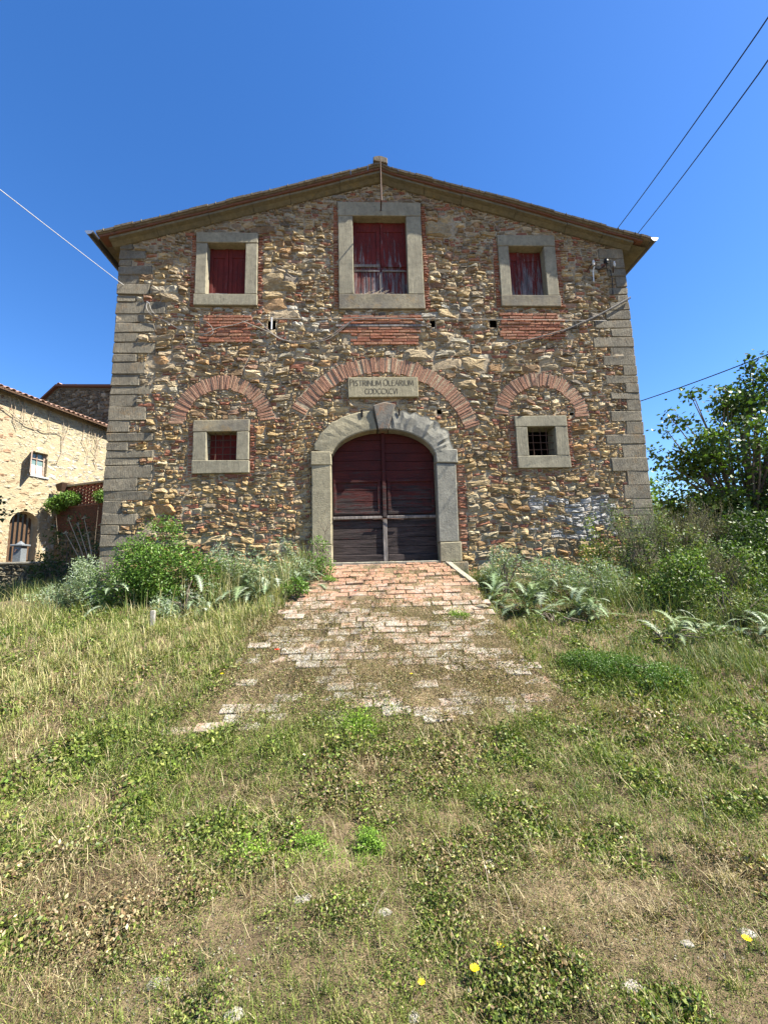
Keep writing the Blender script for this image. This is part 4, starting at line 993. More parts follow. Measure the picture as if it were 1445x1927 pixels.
# 1 low ground cover leaflets
x,y,r=scatter(900000,1.25,8.5); p=onpath(x,y); fm=fbm(x,y,2.4,21); fj=fbm(x,y,9,23)
bare=np.clip((fbm(x,y,1.7,29)-.55)*9,0,1)
pk=np.where(p>.3, np.where(y>-1.5,.10+.4*(fm>.57),np.clip((fm-.33)*4.5+(fj-.5)*3.4,.2,1)), .95*np.clip(.6+1.4*(fbm(x,y,3.3,25)-.35),.35,1)*(1-.38*bare*(1-blob(x,y,GREEN))))
k=(rng.random(len(x))<pk)&keep_outdoor(x,y)&(y<.05); k0=k; x,y,r=x[k],y[k],r[k]
c,isg=field_cols(x,y,rng); c=c*np.where(rng.random((len(c),1))<.12,1.7,1)*rng.uniform(.6,1.25,(len(c),1)); hgt=(.006+.06*rng.random(len(x))**1.2*np.clip(.3+3.2*(fbm(x,y,7,27)-.35),.1,1.9))*(1+.8*blob(x,y,GREEN))
P=np.stack([x,y,H(x,y)+hgt+.014*onpath(x,y)],1); parts_.append(leaflets(P,rng.uniform(.5,1.25,len(x))*(.0065+.015*ss(.35,.68,fbm(x,y,3.1,33))*(1-.75*p[k0]))*np.clip(r/2.4,.9,1.9),c,.5))
V,F,C=merge(parts_); build_arr('ground_cover',V,F,C,M['leaf'],None,'stuff')
# 1b fine dead mat creeping over the bricks
n=170000; y=rng.uniform(-4.1,-.25,n); l_,r_=ramp_edges(y); x=l_-.15+rng.random(n)*(r_-l_+.3)
dn=np.interp(y,[-4.1,-3.2,-2.0,-1.2,-.3],[1,.95,.85,.35,.12]); nn_=fbm(x,y,3.2,81)+.6*(fbm(x,y,11,83)-.5); k=rng.random(n)<np.clip((nn_-.62+.42*dn)*5,.0,1)*np.clip(dn+.2,0,1); x,y=x[k],y[k]; n=len(x)
c=pal(n,[(.30,.22,.12),(.22,.17,.09),(.17,.16,.06),(.36,.29,.16),(.13,.16,.045),(.42,.35,.2)],[3,3,3,2,2,1])
P=np.stack([x,y,H(x,y)+.017+.03*rng.random(n)**1.6*np.clip(3*(fbm(x,y,6,85)-.3),.2,1.5)],1); parts_=[leaflets(P,rng.uniform(.008,.02,n),c,.3,.32)]
V,F,C=merge(parts_); build_arr('dead_creeping_mat',V,F,C,M['grass'],None,'stuff')
# 2 short grass
L=[]
x,y,r=scatter(260000,1.25,9); p=onpath(x,y); f=fbm(x,y,2.0,31)
pk=np.where(p>.3,np.where(y>-1.5,.05+.3*(f>.6),.75*np.clip((f-.33)*4,.15,1.4)),np.clip(.35+1.5*(f-.42)+.6*blob(x,y,GREEN)+.3*blob(x,y,DRY),.15,1))
k=(rng.random(len(x))<pk)&keep_outdoor(x,y)&(y<.05); x,y,r=x[k],y[k],r[k]; n=len(x)
c,isg=field_cols(x,y,rng); ln=rng.uniform(.025,.085,n)*(1+.7*blob(x,y,GREEN))*np.clip(r/3,.8,1.6)*np.where(onpath(x,y)>.3,.7,1)
L.append(blades(x,y,ln,rng.uniform(.0018,.0038,n)*np.clip(r/2.2,.9,3),rng.uniform(.2,1.2,n),rng.uniform(0,6.283,n),c))
V,F,C=merge(L); build_arr('short_grass',V,F,C,M['grass'],None,'stuff')
# 2b tufts
tx,ty,tr=scatter(1500,1.25,8); k=keep_outdoor(tx,ty)&(onpath(tx,ty)<.6+.4*rng.random(len(tx)))&(ty<-.2); tx,ty,tr=tx[k],ty[k],tr[k]; L=[]
tc,_=field_cols(tx,ty,rng); hs_=rng.uniform(.04,.12,len(tx))*np.clip(tr/3,.8,1.5); nb=38
x=np.repeat(tx,nb)+rng.normal(0,.013,len(tx)*nb)*np.repeat(tr/2.5+.5,nb); y=np.repeat(ty,nb)+rng.normal(0,.013,len(tx)*nb)*np.repeat(tr/2.5+.5,nb); n=len(x)
mixc=np.where((rng.random(n)<.3)[:,None],pal(n,CS,[2,2,1,1]),np.repeat(tc,nb,0)*rng.uniform(.7,1.3,(n,1)))
L.append(blades(x,y,np.repeat(hs_,nb)*rng.uniform(.4,1.15,n),rng.uniform(.002,.004,n)*np.clip(np.repeat(tr,nb)/2.2,.9,3),rng.uniform(.05,1.25,n),rng.uniform(0,6.283,n),mixc,seg=3))
V,F,C=merge(L); build_arr('grass_tufts',V,F,C,M['grass'],None,'stuff')
# 3 lying straw
L=[]
x,y,r=scatter(36000,1.25,8); p=onpath(x,y); f=fbm(x,y,1.5,41)
k=(rng.random(len(x))<np.clip(.12+1.6*(f-.5)+.9*blob(x,y,DRY),.04,1)*(1-.7*(p>.3)))&keep_outdoor(x,y)&(y<0); x,y,r=x[k],y[k],r[k]; n=len(x)
L.append(blades(x,y,rng.uniform(.04,.18,n)*np.clip(r/2.5,.8,1.4),rng.uniform(.0012,.0026,n)*np.clip(r/2.4,.9,2.2),rng.uniform(1.25,1.55,n),rng.normal(.5,1.1,n)+np.where(rng.random(n)<.5,math.pi,0),pal(n,CS,[3,2,2,1]),z=H(x,y)+rng.uniform(.005,.04,n),seg=2))
V,F,C=merge(L); build_arr('lying_straw',V,F,C,M['grass'],None,'stuff')
# 4 tall meadow grass on the left bank and at the feet of the shrubs
def tall(name,regs,cols,wts,label=None):
    L=[]
    for (cx,cy,rx,ry,n,l0,l1,lean) in regs:
        x=cx+rng.normal(size=n)*rx; y=cy+rng.normal(size=n)*ry; tuft=fbm(x,y,5,51); k=(tuft+rng.normal(0,.07,n)>.47)&keep_outdoor(x,y)&(onpath(x,y)<.25); x,y=x[k],y[k]; m_=len(x)
        L.append(blades(x,y,rng.uniform(l0,l1,m_),rng.uniform(.004,.008,m_),rng.uniform(.08,lean,m_),rng.uniform(0,6.283,m_),pal(m_,cols,wts),seg=4,droop=1.2))
    V,F,C=merge(L); return build_arr(name,V,F,C,M['grass'],None,'stuff')
tall('meadow_grass',[(-2.3,-1.9,.8,.5,11000,.04,.25,1.4),(-3.4,-2.1,.9,.5,11000,.04,.22,1.4),(-1.5,-1.4,.3,.3,3000,.12,.36,1.0),(-1.7,-.7,.7,.25,3500,.3,.75,.5),(-5.2,-.6,.9,.6,7000,.06,.35,1.2),(-3.6,-3.1,.7,.5,7000,.04,.18,1.4)],
     [(.34,.33,.11),(.48,.43,.20),(.22,.29,.07),(.58,.51,.29),(.13,.20,.045)],[3,4,3,3,2])
tall('rank_grass',[(4.2,-1.2,.6,.45,3500,.15,.7,1.0),(5.6,-.9,.7,.5,3500,.2,.85,.9),(3.4,-2.9,.7,.25,2500,.08,.25,.9),(4.6,-3.2,.6,.4,3500,.08,.28,1.0),(2.2,-.35,.25,.12,1500,.15,.4,.6),(5.6,-2.2,.7,.5,4000,.1,.4,1.2),(-4.6,.4,.9,.5,4000,.2,.5,.8),(-7.5,2.5,2.2,1.4,9000,.15,.5,.8)],
     [(.13,.20,.05),(.18,.22,.07),(.27,.27,.11),(.36,.31,.17),(.08,.13,.03)],[4,3,3,2,3])
# dry seed heads standing over the foreground
def seedgrass(x,y,h,lean,az,label):
    z=hz1(x,y); t=thing('grass_stalk',(x,y,z),label,'grass stalk','dry seeding grass stalks standing in the turf'); b=MB(); P=[]
    for k in range(6):
        s=k/5; P.append((x+math.cos(az)*h*math.sin(lean*s)*s,y+math.sin(az)*h*math.sin(lean*s)*s,z+h*math.cos(lean*s)*s))
    b.tube(P,[.0016]*4+[.0012,.0008],4); b.build('stem',M['drystem'],t)
    tip=Vector(P[-1]); d=(Vector(P[-1])-Vector(P[-2])).normalized(); n=26; q=tip-d*.05; s_=rng.uniform(0,.055,n)
    PP=np.array([q+d*float(v) for v in s_]); dirs=np.array([tuple(d)]*n)*1.5+rng.normal(size=(n,3))*.35
    v,f,c=leaflets(PP,rng.uniform(.015,.03,n),pal(n,CS,[2,1,3,1]),.2,.12,dirs=dirs); build_arr('seed_head',v,f,c,M['grass'],t)
for x,y,h,a,lb in ((-.47,-5.46,.16,2,'thin straw stalk leaning left near the pale stone at lower left'),(-.01,-5.66,.14,.5,'short straw stalk by the grey stone at bottom centre'),(.63,-5.70,.17,1.9,'straw stalk above the yellow flower pair'),(.56,-5.55,.19,1.6,'tall bowed straw stalk in the bare patch right of centre'),(1.26,-5.04,.18,2.6,'straw stalk arching left over the dry patch at right'),(2.0,-5.1,.16,1.2,'upright straw stalk at the right edge of the turf'),(.98,-5.1,.16,2.7,'bowed pale stalk left of the dry patch'),(.85,-5.35,.17,2.2,'pale stalk with drooping ear in front of the dry patch'),(-.9,-4.9,.2,.7,'slender straw stalk in the turf left of the lime green weeds')):
    seedgrass(x,y,h,rng.uniform(.3,.8),a,lb)
# yellow flowers and poppies
def flower(name,x,y,h,r,mat,npet,label,group):
    z=hz1(x,y); t=thing(name,(x,y,z),label,'flower',group); b=MB(); b.tube([(x,y,z),(x+.004,y,z+h*.5),(x,y,z+h)],.0016,5,(.1,.2,.04)); b.build('stem',M['leaf'],t)
    b=MB()
    for k in range(npet):
        a=2*math.pi*k/npet+rng.uniform(-.1,.1); da=math.pi/npet*.95; zz=z+h; up=r*.35
        c=Vector((x,y,zz)); v=[c]+[c+Vector((math.cos(a+q*da)*r*s,math.sin(a+q*da)*r*s-.0,up*s*s+(0.001*(k%2)))) for q,s in ((-.8,.6),(-.6,.95),(0,1.05),(.6,.95),(.8,.6))]
        b.add(v,[(0,1,2),(0,2,3),(0,3,4),(0,4,5)])
    b.build('petals',mat,t); b=MB(); b.tube([(x,y,z+h),(x,y,z+h+.006)],[r*.25,r*.15],7); b.build('flower_centre',M['petaly'] if mat==M['petaly'] else M['blackcable'],t)
for x,y,r,lb in ((.52,-5.84,.016,'small yellow hawkbit flower in the turf at bottom right, upper of the close pair'),(.39,-5.93,.018,'largest yellow hawkbit flower in the turf at the bottom'),(.18,-5.94,.014,'small yellow flower in the turf left of the largest one'),(1.52,-5.90,.017,'yellow flower at the bottom right edge of the turf'),(.45,-3.19,.016,'tiny yellow flower among the bricks low on the path'),(-1.53,-3.08,.018,'tiny yellow flower in the dry grass left of the path')):
    flower('yellow_flower',x,y,.05,r,M['petaly'],13,lb,'yellow flowers in the turf')
for x,y,lb in ((-1.02,-2.77,'red poppy beside orange bricks at the left edge of the path'),(-.17,-1.37,'red poppy on the upper part of the brick path'),(-5.54,.32,'red poppy in the green weeds at far left'),(-5.49,-.35,'small red poppy low in the grass at far left')):
    flower('poppy',x,y,.10,.032,M['petalr'],4,lb,'red poppies')
# stones
def rock(x,y,s,label,flat=.6,mat=None,name='stone',cat='stone',group='pale limestone pieces in the turf'):
    z=hz1(x,y); b=MB(); n=8; vs=[];lv=((-.3,.8),(.1,1),(.45,.8),(.62,.35))
    for h,rr in lv:
        for k in range(n):
            a=2*math.pi*k/n; q=s*rr*rng.uniform(.75,1.2); vs.append((x+math.cos(a)*q,y+math.sin(a)*q*.75,z+(h+rng.normal(0,.06))*s*flat))
    fs=[(i*n+k,i*n+(k+1)%n,(i+1)*n+(k+1)%n,(i+1)*n+k) for i in range(3) for k in range(n)]+[tuple(range(3*n,4*n))]
    b.add(vs,fs); o=b.build(name,mat or M['limestone']); tag(o,label,cat,group)
for a in ((.16,-4.56,.035,'flat pale stone in the bare spot in the middle of the turf'),(-.34,-5.46,.045,'pale limestone lump in the turf below the lime green weeds'),(.05,-5.57,.035,'broken grey stone at the bottom centre of the turf'),(.63,-5.33,.035,'dark pitted stone among straw stalks right of centre'),(-.85,-5.83,.045,'rough pale stone at the bottom left'),(-.52,-5.97,.04,'rounded pale stone at the very bottom left of centre'),(.96,-6.01,.04,'crumbling pale stone at the bottom right'),(1.59,-5.82,.035,'white stone at the right edge near the yellow flower'),(1.3,-5.85,.025,'small chalky stone left of the right edge'),(.56,-5.92,.022,'small grey stone beside the hawkbit pair'),(.14,-6.0,.03,'pale stone at the very bottom centre'),(-.63,-5.0,.022,'small pale stone left of the lime green weeds')): rock(a[0],a[1],a[2],a[3],.5)
for a in ((-1.50,-1.28,.16,'grey lichened rubble stone at the foot of the cardoon left of the path'),(-.95,-1.12,.12,'grey lichened stone at the upper left edge of the path'),(1.62,-1.75,.10,'grey stone under the cardoon at the right edge of the path'),(-1.75,-1.45,.09,'smaller grey stone left of the lichened rubble stone')): rock(a[0],a[1],a[2],a[3],.6,M['serena'],'rubble_stone','stone','grey stones beside the path')
b=[]
n=1500; x=np.concatenate([rng.normal(-.8,.22,n//2),rng.normal(1.3,.5,n//2)]); y=np.concatenate([rng.normal(-5.83,.12,n//2),rng.normal(-5.8,.15,n//2)])
V,F,C=leaflets(np.stack([x,y,H(x,y)+.006],1),rng.uniform(.004,.014,n),pal(n,[(.20,.18,.14),(.16,.13,.10),(.27,.25,.2)],[1,1,1]),2.0,.8); build_arr('gravel_chips',V,F,C,M['bits'],None,'stuff')
x=-2.93;y=-1.7; wp=part('white_peg',M['limestone'],None,x-.03,x+.03,y-.02,y+.02,hz1(x,y)-.1,hz1(x,y)+.24,ch=.008,jit=.006); tag(wp,'small broken white stake standing in the grass left of the path','stake')

# cardoons -------------------------------------------------------
def cleaf(o,az,L,rise,droop,wd,tone,par,mat,lob=13):
    """arching pinnate leaf as its own object"""
    vs=[];fs=[];cs=[]; d=Vector((math.cos(az),math.sin(az),0)); s=Vector((-d.y,d.x,0)); pts=[];n=lob+1
    for k in range(n+1):
        t=k/n; a=rise-(rise+droop)*t**1.2; 
        if k==0: p=Vector(o)
        else: p=pts[-1]+(d*math.cos(a)+Vector((0,0,math.sin(a))))*(L/n)
        pts.append(p)
    for k in range(n+1):
        t=k/n; w_=wd*.16*(1-.6*t)
        for sg in (-1,1): vs.append(pts[k]+s*sg*w_); cs.append(tone)
    for k in range(n): fs.append((2*k,2*k+1,2*k+3,2*k+2))
    for k in range(1,n+1):
        t=k/n; env=math.sin(math.pi*min(1,.12+t*.86))**.7; 
        for sg in (-1,1):
            ll=wd*env*rng.uniform(.75,1.15); fwd=(pts[min(k+1,n)]-pts[k-1]).normalized(); up=Vector((0,0,rng.uniform(-.05,.22)))
            for q,(f,l2) in enumerate(((-.25,.75),(.25,1.0),(.75,.6))):
                b0=pts[k]+fwd*(L/n)*(-.45); b1=pts[k]+fwd*(L/n)*.45; tip=pts[k]+s*sg*ll*l2+fwd*ll*(.15+f*.6)+up*ll
                i=len(vs); mid=b0.lerp(b1,(q+.5)/3); vs += [b0.lerp(b1,q/3),b0.lerp(b1,(q+1)/3),tip]; cs += [tone]*2+[tuple(v*1.15 for v in tone)]; fs.append((i,i+1,i+2))
    return build_arr('leaf',np.array(vs),fs,np.array(cs),mat,par)
SIL=[(.34,.40,.29),(.44,.49,.39),(.24,.32,.18),(.31,.38,.21)]
def cardoon(x,y,sz,nl,label,stem=False,group='silver leaved cardoons',z=None,greenish=0):
    z=hz1(x,y) if z is None else z; t=thing('cardoon',(x,y,z),label,'thistle plant',group)
    sz*=.8
    for k in range(nl):
        a=rng.uniform(0,6.283); e=rng.uniform(.1,1.35); tone=np.array(SIL[rng.integers(4)])*rng.uniform(.8,1.15)
        if greenish: tone=tone*(1-greenish)+np.array((.14,.24,.06))*greenish
        L=sz*rng.uniform(.5,.95); h0=rng.uniform(0,.55)*sz*(e/1.35)
        cleaf((x+rng.normal(0,.14)*sz,y+rng.normal(0,.12)*sz,z+h0),a,L,e,rng.uniform(.1,1.2),L*rng.uniform(.13,.21),tuple(tone),t,M['silver'])
    if stem:
        b=MB(); b.tube([(x,y,z),(x+.02,y,z+sz*.5),(x-.01,y+.01,z+sz*.95)],[.016,.012,.008],6,(.3,.33,.22)); b.build('stem',M['silver'],t)
    return t
for a in ((-1.95,-.75,0.90,30,'cardoon with arching silver leaves against the wall, left of the door'),(-1.55,-1.0,0.80,25,'silver cardoon right behind the grey lichened stone'),(-.98,-.85,0.72,28,'silver cardoon beside the left foot of the door frame'),(-2.6,-1.1,0.72,22,'pale cardoon in the long grass near the white stake'),(-4.55,-.35,0.90,30,'tall silver cardoon in front of the left corner of the mill'),(-4.1,-.75,0.72,22,'lower cardoon in front of the left corner shrub'),
          (1.98,-1.15,0.80,28,'cardoon overhanging the right edge of the path'),(2.35,-1.45,0.72,28,'cardoon with yellowing leaves right of the path'),(2.85,-1.05,0.87,28,'silver cardoon under the whitewashed patch of wall'),(2.9,-1.75,0.70,22,'spreading cardoon low right of the path'),(3.3,-1.95,0.72,25,'cardoon with broad grey leaves at the middle right'),(3.75,-2.05,0.72,25,'cardoon with broken pale leaves at right'),(4.35,-2.25,0.65,22,'small cardoon in the weeds near the right edge'),(4.9,-2.4,0.72,22,'grey cardoon at the right edge of the picture')):
    cardoon(a[0]+rng.normal(0,.1),a[1]+(rng.normal(0,.16) if a[0]>0 else 0),a[2]*rng.uniform(.8,1.15),a[3],a[4],greenish=rng.uniform(0,.4))
cleaf((3.55,-2.5,hz1(3.55,-2.5)+.06),-.5,.34,.3,.4,.07,(.42,.52,.04),None,M['leaf']); o=bpy.context.scene.collection.objects[-1]
o.name='yellow_leaf'; tag(o,'bright yellow dying thistle leaf in the grass at right','leaf')
# leafy shrubs ----------------------------------------------------
def leafmass(ell_,n,size,cols,wts,mat,par,name='foliage',up=.5,aspect=.5,thr=.42,sc_=3.5,shell=.35,ysc=1,flo=None):
    L=[]
    tot=sum(e[3]*e[4]*e[5] for e in ell_)
    for (cx,cy,cz__,rx,ry,rz_) in ell_:
        m_=int(n*rx*ry*rz_/tot*1.6); d=rng.normal(size=(m_,3)); d/=np.linalg.norm(d,axis=1,keepdims=True); rr=rng.uniform(shell,1.05,m_)**.7
        P=np.array((cx,cy,cz__))+d*rr[:,None]*np.array((rx,ry,rz_)); nn_=fbm(P[:,0]+P[:,2]*.7,P[:,1]*1.1+P[:,2]*.9,sc_,61); P=P[(nn_+rng.normal(0,.05,m_))>thr]
        if flo is not None: P=P[P[:,2]>flo]
        L.append(leaflets(P,rng.uniform(size*.6,size*1.25,len(P)),pal(len(P),cols,wts),up,aspect,dirs=rng.normal(size=(len(P),3))+ (P-np.array((cx,cy,cz__)))*.8))
    V,F,C=merge(L); return build_arr(name,V,F,C,mat,par)
LG=[(.10,.20,.03),(.15,.27,.045),(.07,.13,.02),(.22,.33,.07)]
def shrub(x,y,ell_,n,size,label,cols=LG,wts=(3,3,2,1),group=None,name='shrub',stems=6,**k):
    z=hz1(x,y); t=thing(name,(x,y,z),label,'shrub',group); leafmass(ell_,n,size,cols,wts,M['leaf'],t,**k)
    b=MB()
    for _ in range(stems):
        e=ell_[rng.integers(len(ell_))]; q=Vector((e[0]+rng.normal(0,.3)*e[3],e[1]+rng.normal(0,.3)*e[4],e[2]+e[5]*rng.uniform(.2,.8))); b.tube([(x+rng.normal(0,.04),y,z-.05),Vector((x,y,z)).lerp(q,.5)+Vector((rng.normal(0,.05),0,.08)),q],[.014,.010,.004],5)
    if stems: b.build('stem',M['bark'],t)
    return t
shrub(-3.5,-.5,[(-3.6,-.6,1.8,.6,.4,.55),(-3.2,-.65,1.7,.65,.4,.5),(-2.6,-.6,1.55,.6,.35,.42),(-4.0,-.6,1.5,.5,.35,.42),(-3.45,-.45,2.3,.38,.25,.38)],15000,.045,'bright green leafy shrub against the left part of the mill wall')
shrub(-2.25,-.4,[(-2.25,-.45,1.5,.35,.25,.3)],1800,.05,'dark leafy weed between the green shrub and the cardoons',cols=[(.06,.11,.02),(.09,.15,.03)],wts=(1,1))
shrub(-.75,-.55,[(-.82,-.5,1.95,.22,.2,.3),(-.7,-.6,1.75,.2,.18,.2)],1300,.04,'light green weed at the left jamb of the door',cols=LG)
shrub(-1.0,-1.3,[(-1.05,-1.35,1.42,.2,.15,.16)],700,.045,'small bright green weed beside the grey stones left of the path')
shrub(4.2,-.5,[(4.1,-.5,2.1,.3,.25,.5),(4.0,-.45,1.8,.25,.2,.4)],1700,.045,'yellowish sapling against the wall right of the whitewashed patch',cols=[(.22,.28,.06),(.16,.22,.05),(.3,.3,.1)],wts=(2,2,1),thr=.5)
shrub(4.75,-1.5,[(4.9,-1.6,1.45,.6,.4,.4),(5.5,-1.5,1.55,.6,.4,.4),(4.3,-1.55,1.2,.5,.3,.3)],7000,.05,'mixed leafy undergrowth right of the cardoons',cols=[(.10,.18,.035),(.16,.24,.06),(.06,.10,.02),(.28,.32,.10)],wts=(3,3,2,1),thr=.47)
for x,y,e,n,lb in ((4.2,-.9,[(4.25,-.85,1.95,.22,.2,.65),(4.5,-.95,1.8,.2,.2,.5)],3000,'tall leafy green weeds rising against the right foot of the mill'),(5.0,-.95,[(5.0,-.9,1.95,.25,.2,.6),(5.3,-1.1,1.75,.3,.25,.5)],3200,'tall tangled weeds just right of the mill corner'),
  (2.6,-1.9,[(2.5,-1.85,.90,.35,.2,.12),(3.0,-2.1,.80,.35,.2,.12)],1300,'low leafy weeds between the cardoons near the path'),(3.7,-2.5,[(3.6,-2.5,.70,.4,.2,.12),(4.2,-2.6,.70,.4,.2,.14)],1500,'low leafy weeds in front of the cardoons at right'),(4.9,-2.1,[(4.9,-2.0,1.0,.5,.3,.3),(5.5,-2.2,.95,.5,.3,.3)],3200,'leafy undergrowth below the brambles at right')):
    shrub(x,y,e,n,.05,lb,cols=[(.13,.20,.05),(.20,.24,.08),(.07,.11,.025),(.30,.29,.13)],wts=(3,3,2,2),group='tangled weeds right of the path',name='tall_weed',aspect=.3,thr=.47,sc_=6,up=.2)
shrub(6.0,-.9,[(6.1,-1.0,1.5,.6,.5,.5),(6.6,-.8,1.9,.6,.5,.6),(5.9,-1.9,1.1,.5,.4,.35)],7000,.06,'dark leafy brambles under the tree at the right edge',cols=[(.035,.065,.015),(.055,.10,.022),(.10,.15,.035)],wts=(3,3,1))
shrub(2.75,-3.1,[(2.7,-3.05,.50,.42,.28,.17),(3.0,-3.3,.45,.35,.25,.14),(2.4,-2.9,.56,.28,.2,.12)],16000,.02,'low mat of fine dark green weed right of the path end',cols=[(.07,.14,.025),(.10,.19,.035),(.14,.24,.05)],wts=(2,3,1),name='low_weed',stems=2,thr=.3,shell=.1)
for (x,y,r_,lb) in ((-.03,-5.13,.09,'lime green clover like weed in the turf, right of the pair'),(-.36,-5.10,.10,'lime green weed in the turf, left of the pair'),(-.1,-3.85,.14,'bright green weed tuft at the bottom end of the path'),(1.21,-2.0,.12,'bright green tuft among the bricks on the right of the path'),(-.62,-.75,.12,'dark green weed on the top left of the path')):
    shrub(x,y,[(x,y,hz1(x,y)+.035,r_,r_*.8,.06),(x+r_*.8,y-.5*r_,hz1(x,y)+.02,r_*.6,r_*.5,.04)],1100,.015,lb,cols=[(.22,.36,.05),(.16,.28,.04)],wts=(1,1),group='small green weeds',name='weed',stems=0,thr=.42,sc_=12,shell=.05)
SW=[(.30,.37,.25),(.38,.44,.33),(.20,.28,.13),(.26,.33,.16)]
for x,y,e,n,lb in ((-2.1,-.75,[(-2.2,-.7,1.75,.42,.3,.5),(-1.85,-.8,1.6,.35,.3,.45)],5200,'tall silvery wormwood like weed left of the door beside the green shrub'),(-1.35,-.6,[(-1.4,-.6,1.75,.38,.28,.5),(-1.1,-.8,1.55,.3,.25,.35)],4200,'silvery bushy weed against the wall just left of the door jamb'),
  (-2.7,-1.2,[(-2.85,-1.25,1.15,.35,.3,.3),(-2.45,-1.15,1.2,.3,.25,.38),(-2.7,-1.0,1.4,.2,.2,.3)],3400,'pale feathery weed in front of the green shrub'),(-4.5,-.6,[(-4.5,-.6,1.5,.35,.3,.5),(-4.9,-.5,1.3,.4,.3,.3),(-4.75,-.4,1.75,.2,.2,.3)],4400,'silver weed in front of the left corner of the mill'),(-5.2,-.2,[(-5.3,-.2,1.25,.5,.4,.3)],2600,'grey green weed clump left of the mill corner'),
  (2.3,-.75,[(2.35,-.7,1.6,.35,.25,.45),(2.1,-.9,1.4,.3,.25,.3)],3200,'upright silvery weed right of the kerbstone'),(3.0,-.8,[(3.0,-.8,1.45,.5,.3,.35)],3200,'grey green weed clump below the whitewashed wall patch'),(3.7,-1.1,[(3.7,-1.1,1.35,.5,.35,.4)],3200,'grey green weed clump between the cardoons at right')):
    shrub(x,y,e,n,.055,lb,cols=SW,wts=(3,2,3,2),group='silvery weeds at the foot of the mill',name='silvery_weed',aspect=.24,thr=.50,sc_=4,up=.1,shell=.1)
# plants on the terrace and at the foot of the left house
b_=shrub(-11.4,8.6,[(-11.45,8.9,4.75,.55,.3,.28),(-11.9,8.9,4.5,.4,.3,.3)],2200,.09,'green plant spilling over the ledge of the brick terrace wall',stems=1)
shrub(-9.8,8.2,[(-9.85,8.3,4.7,.28,.2,.25)],500,.08,'small plant growing in front of the pierced brick parapet',stems=1)
shrub(-8.3,4.6,[(-8.4,4.7,2.6,.8,.4,.9),(-9.0,4.8,1.9,.6,.4,.6),(-7.4,4.4,1.9,.7,.4,.6)],3200,.09,'loose dark climbing shrub in front of the terrace wall',cols=[(.06,.11,.025),(.10,.15,.04),(.04,.07,.015)],wts=(3,2,2),thr=.54)
shrub(-10.9,4.7,[(-11.2,4.7,2.3,.35,.3,.35)],700,.07,'dark weeds beside the old tap post',cols=[(.05,.09,.02),(.08,.13,.03)],wts=(1,1))
# dry thistle candelabra left of the mill
t=thing('dry_thistle',(-6.0,1.4,hz1(-6,1.4)),'bare dry thistle stalks with pale seed heads left of the mill corner','dry thistle'); b=MB(); base=(-5.75,1.4,1.35)
for tip in ((-6.33,1.5,2.9),(-6.13,1.5,2.78),(-5.98,1.45,2.92),(-6.37,1.5,2.6),(-5.59,1.4,2.75),(-5.85,1.4,2.6)):
    tp_=Vector(tip); md=Vector(base).lerp(tp_,.55)+Vector((.10,0,-.02)); b.tube([base,md,tp_],[.014,.010,.006],5)
    v,f,c=leaflets(np.array([tip]*26),rng.uniform(.04,.07,26),pal(26,[(.55,.5,.4),(.4,.34,.26)],[1,1]),0,.25,dirs=rng.normal(size=(26,3))+np.array((0,0,.8))); build_arr('seed_head',v,f,c,M['grass'],t)
b.build('stalk',M['drystem'],t)
# dark dry stalks in front of the wall
for (x,y,h,lb) in ((2.95,-.5,.95,'bare dark dry stalk against the wall, left of three'),(3.25,-.5,1.15,'tallest bare dark stalk below the whitewashed patch'),(3.55,-.45,1.0,'bare dark stalk right of the tallest one'),(-.72,-.35,.85,'thin dry stalk in front of the left door jamb'),(-1.65,-.45,1.05,'dark dry stalk standing against the wall left of the door'),(4.45,-.6,.9,'reddish dry stalk beside the yellowish sapling'),(5.35,-1.3,1.1,'dark red dock stalk in the undergrowth at right')):
    z=hz1(x,y); b=MB(); P=[(x,y,z)]; 
    for k in range(1,6): P.append((x+rng.normal(0,.02),y+rng.normal(0,.01),z+h*k/5))
    b.tube(P,[.009,.008,.007,.006,.004,.003],5)
    for k in range(9):
        q=Vector(P[rng.integers(1,5)]); a=rng.uniform(-1,1); L_=rng.uniform(.1,.3); b.tube([q,q+Vector((math.sin(a)*L_*.6,rng.normal(0,.05),L_*.6)),q+Vector((math.sin(a)*L_,0,L_*1.1))],[.005,.004,.002],4)
    tag(b.build('dry_stalk',M['bark']),lb,'dry stalk','bare dry stalks in front of the mill')
# wispy dry shrubs at right
def wisp(x,y,h,rad,n,label,cols):
    z=hz1(x,y); t=thing('wispy_shrub',(x,y,z),label,'shrub','feathery dry shrubs right of the mill'); b=MB(); tips=[]
    for k in range(n):
        a=rng.uniform(0,6.283); r_=rad*math.sqrt(rng.random()); hh=h*rng.uniform(.6,1.05); tp_=Vector((x+math.cos(a)*r_,y+math.sin(a)*r_*.6,z+hh)); md=Vector((x+math.cos(a)*r_*.35,y+math.sin(a)*r_*.2,z+hh*.55))
        b.tube([(x+math.cos(a)*r_*.2,y,z-.03),md,tp_],[.006,.0045,.002],4)
        for j in range(5):
            q=md.lerp(tp_,rng.uniform(0,.9)); a2=rng.uniform(0,6.283); L_=rng.uniform(.1,.25); e=q+Vector((math.cos(a2)*L_*.6,math.sin(a2)*L_*.4,L_)); b.tube([q,e],[.003,.0015],3,cap=False); tips.append((q,e))
        tips.append((md,tp_))
    b.build('stem',M['bark'],t)
    P=np.array([tuple(q.lerp(e,rng.uniform(.2,1))) for q,e in tips for _ in range(26)])+rng.normal(size=(len(tips)*26,3))*.025
    v,f,c=leaflets(P,rng.uniform(.012,.03,len(P)),pal(len(P),cols,[1]*len(cols)),0,.3,dirs=rng.normal(size=(len(P),3))*.6+np.array((0,0,1))); build_arr('plume',v,f,c,M['grass'],t)
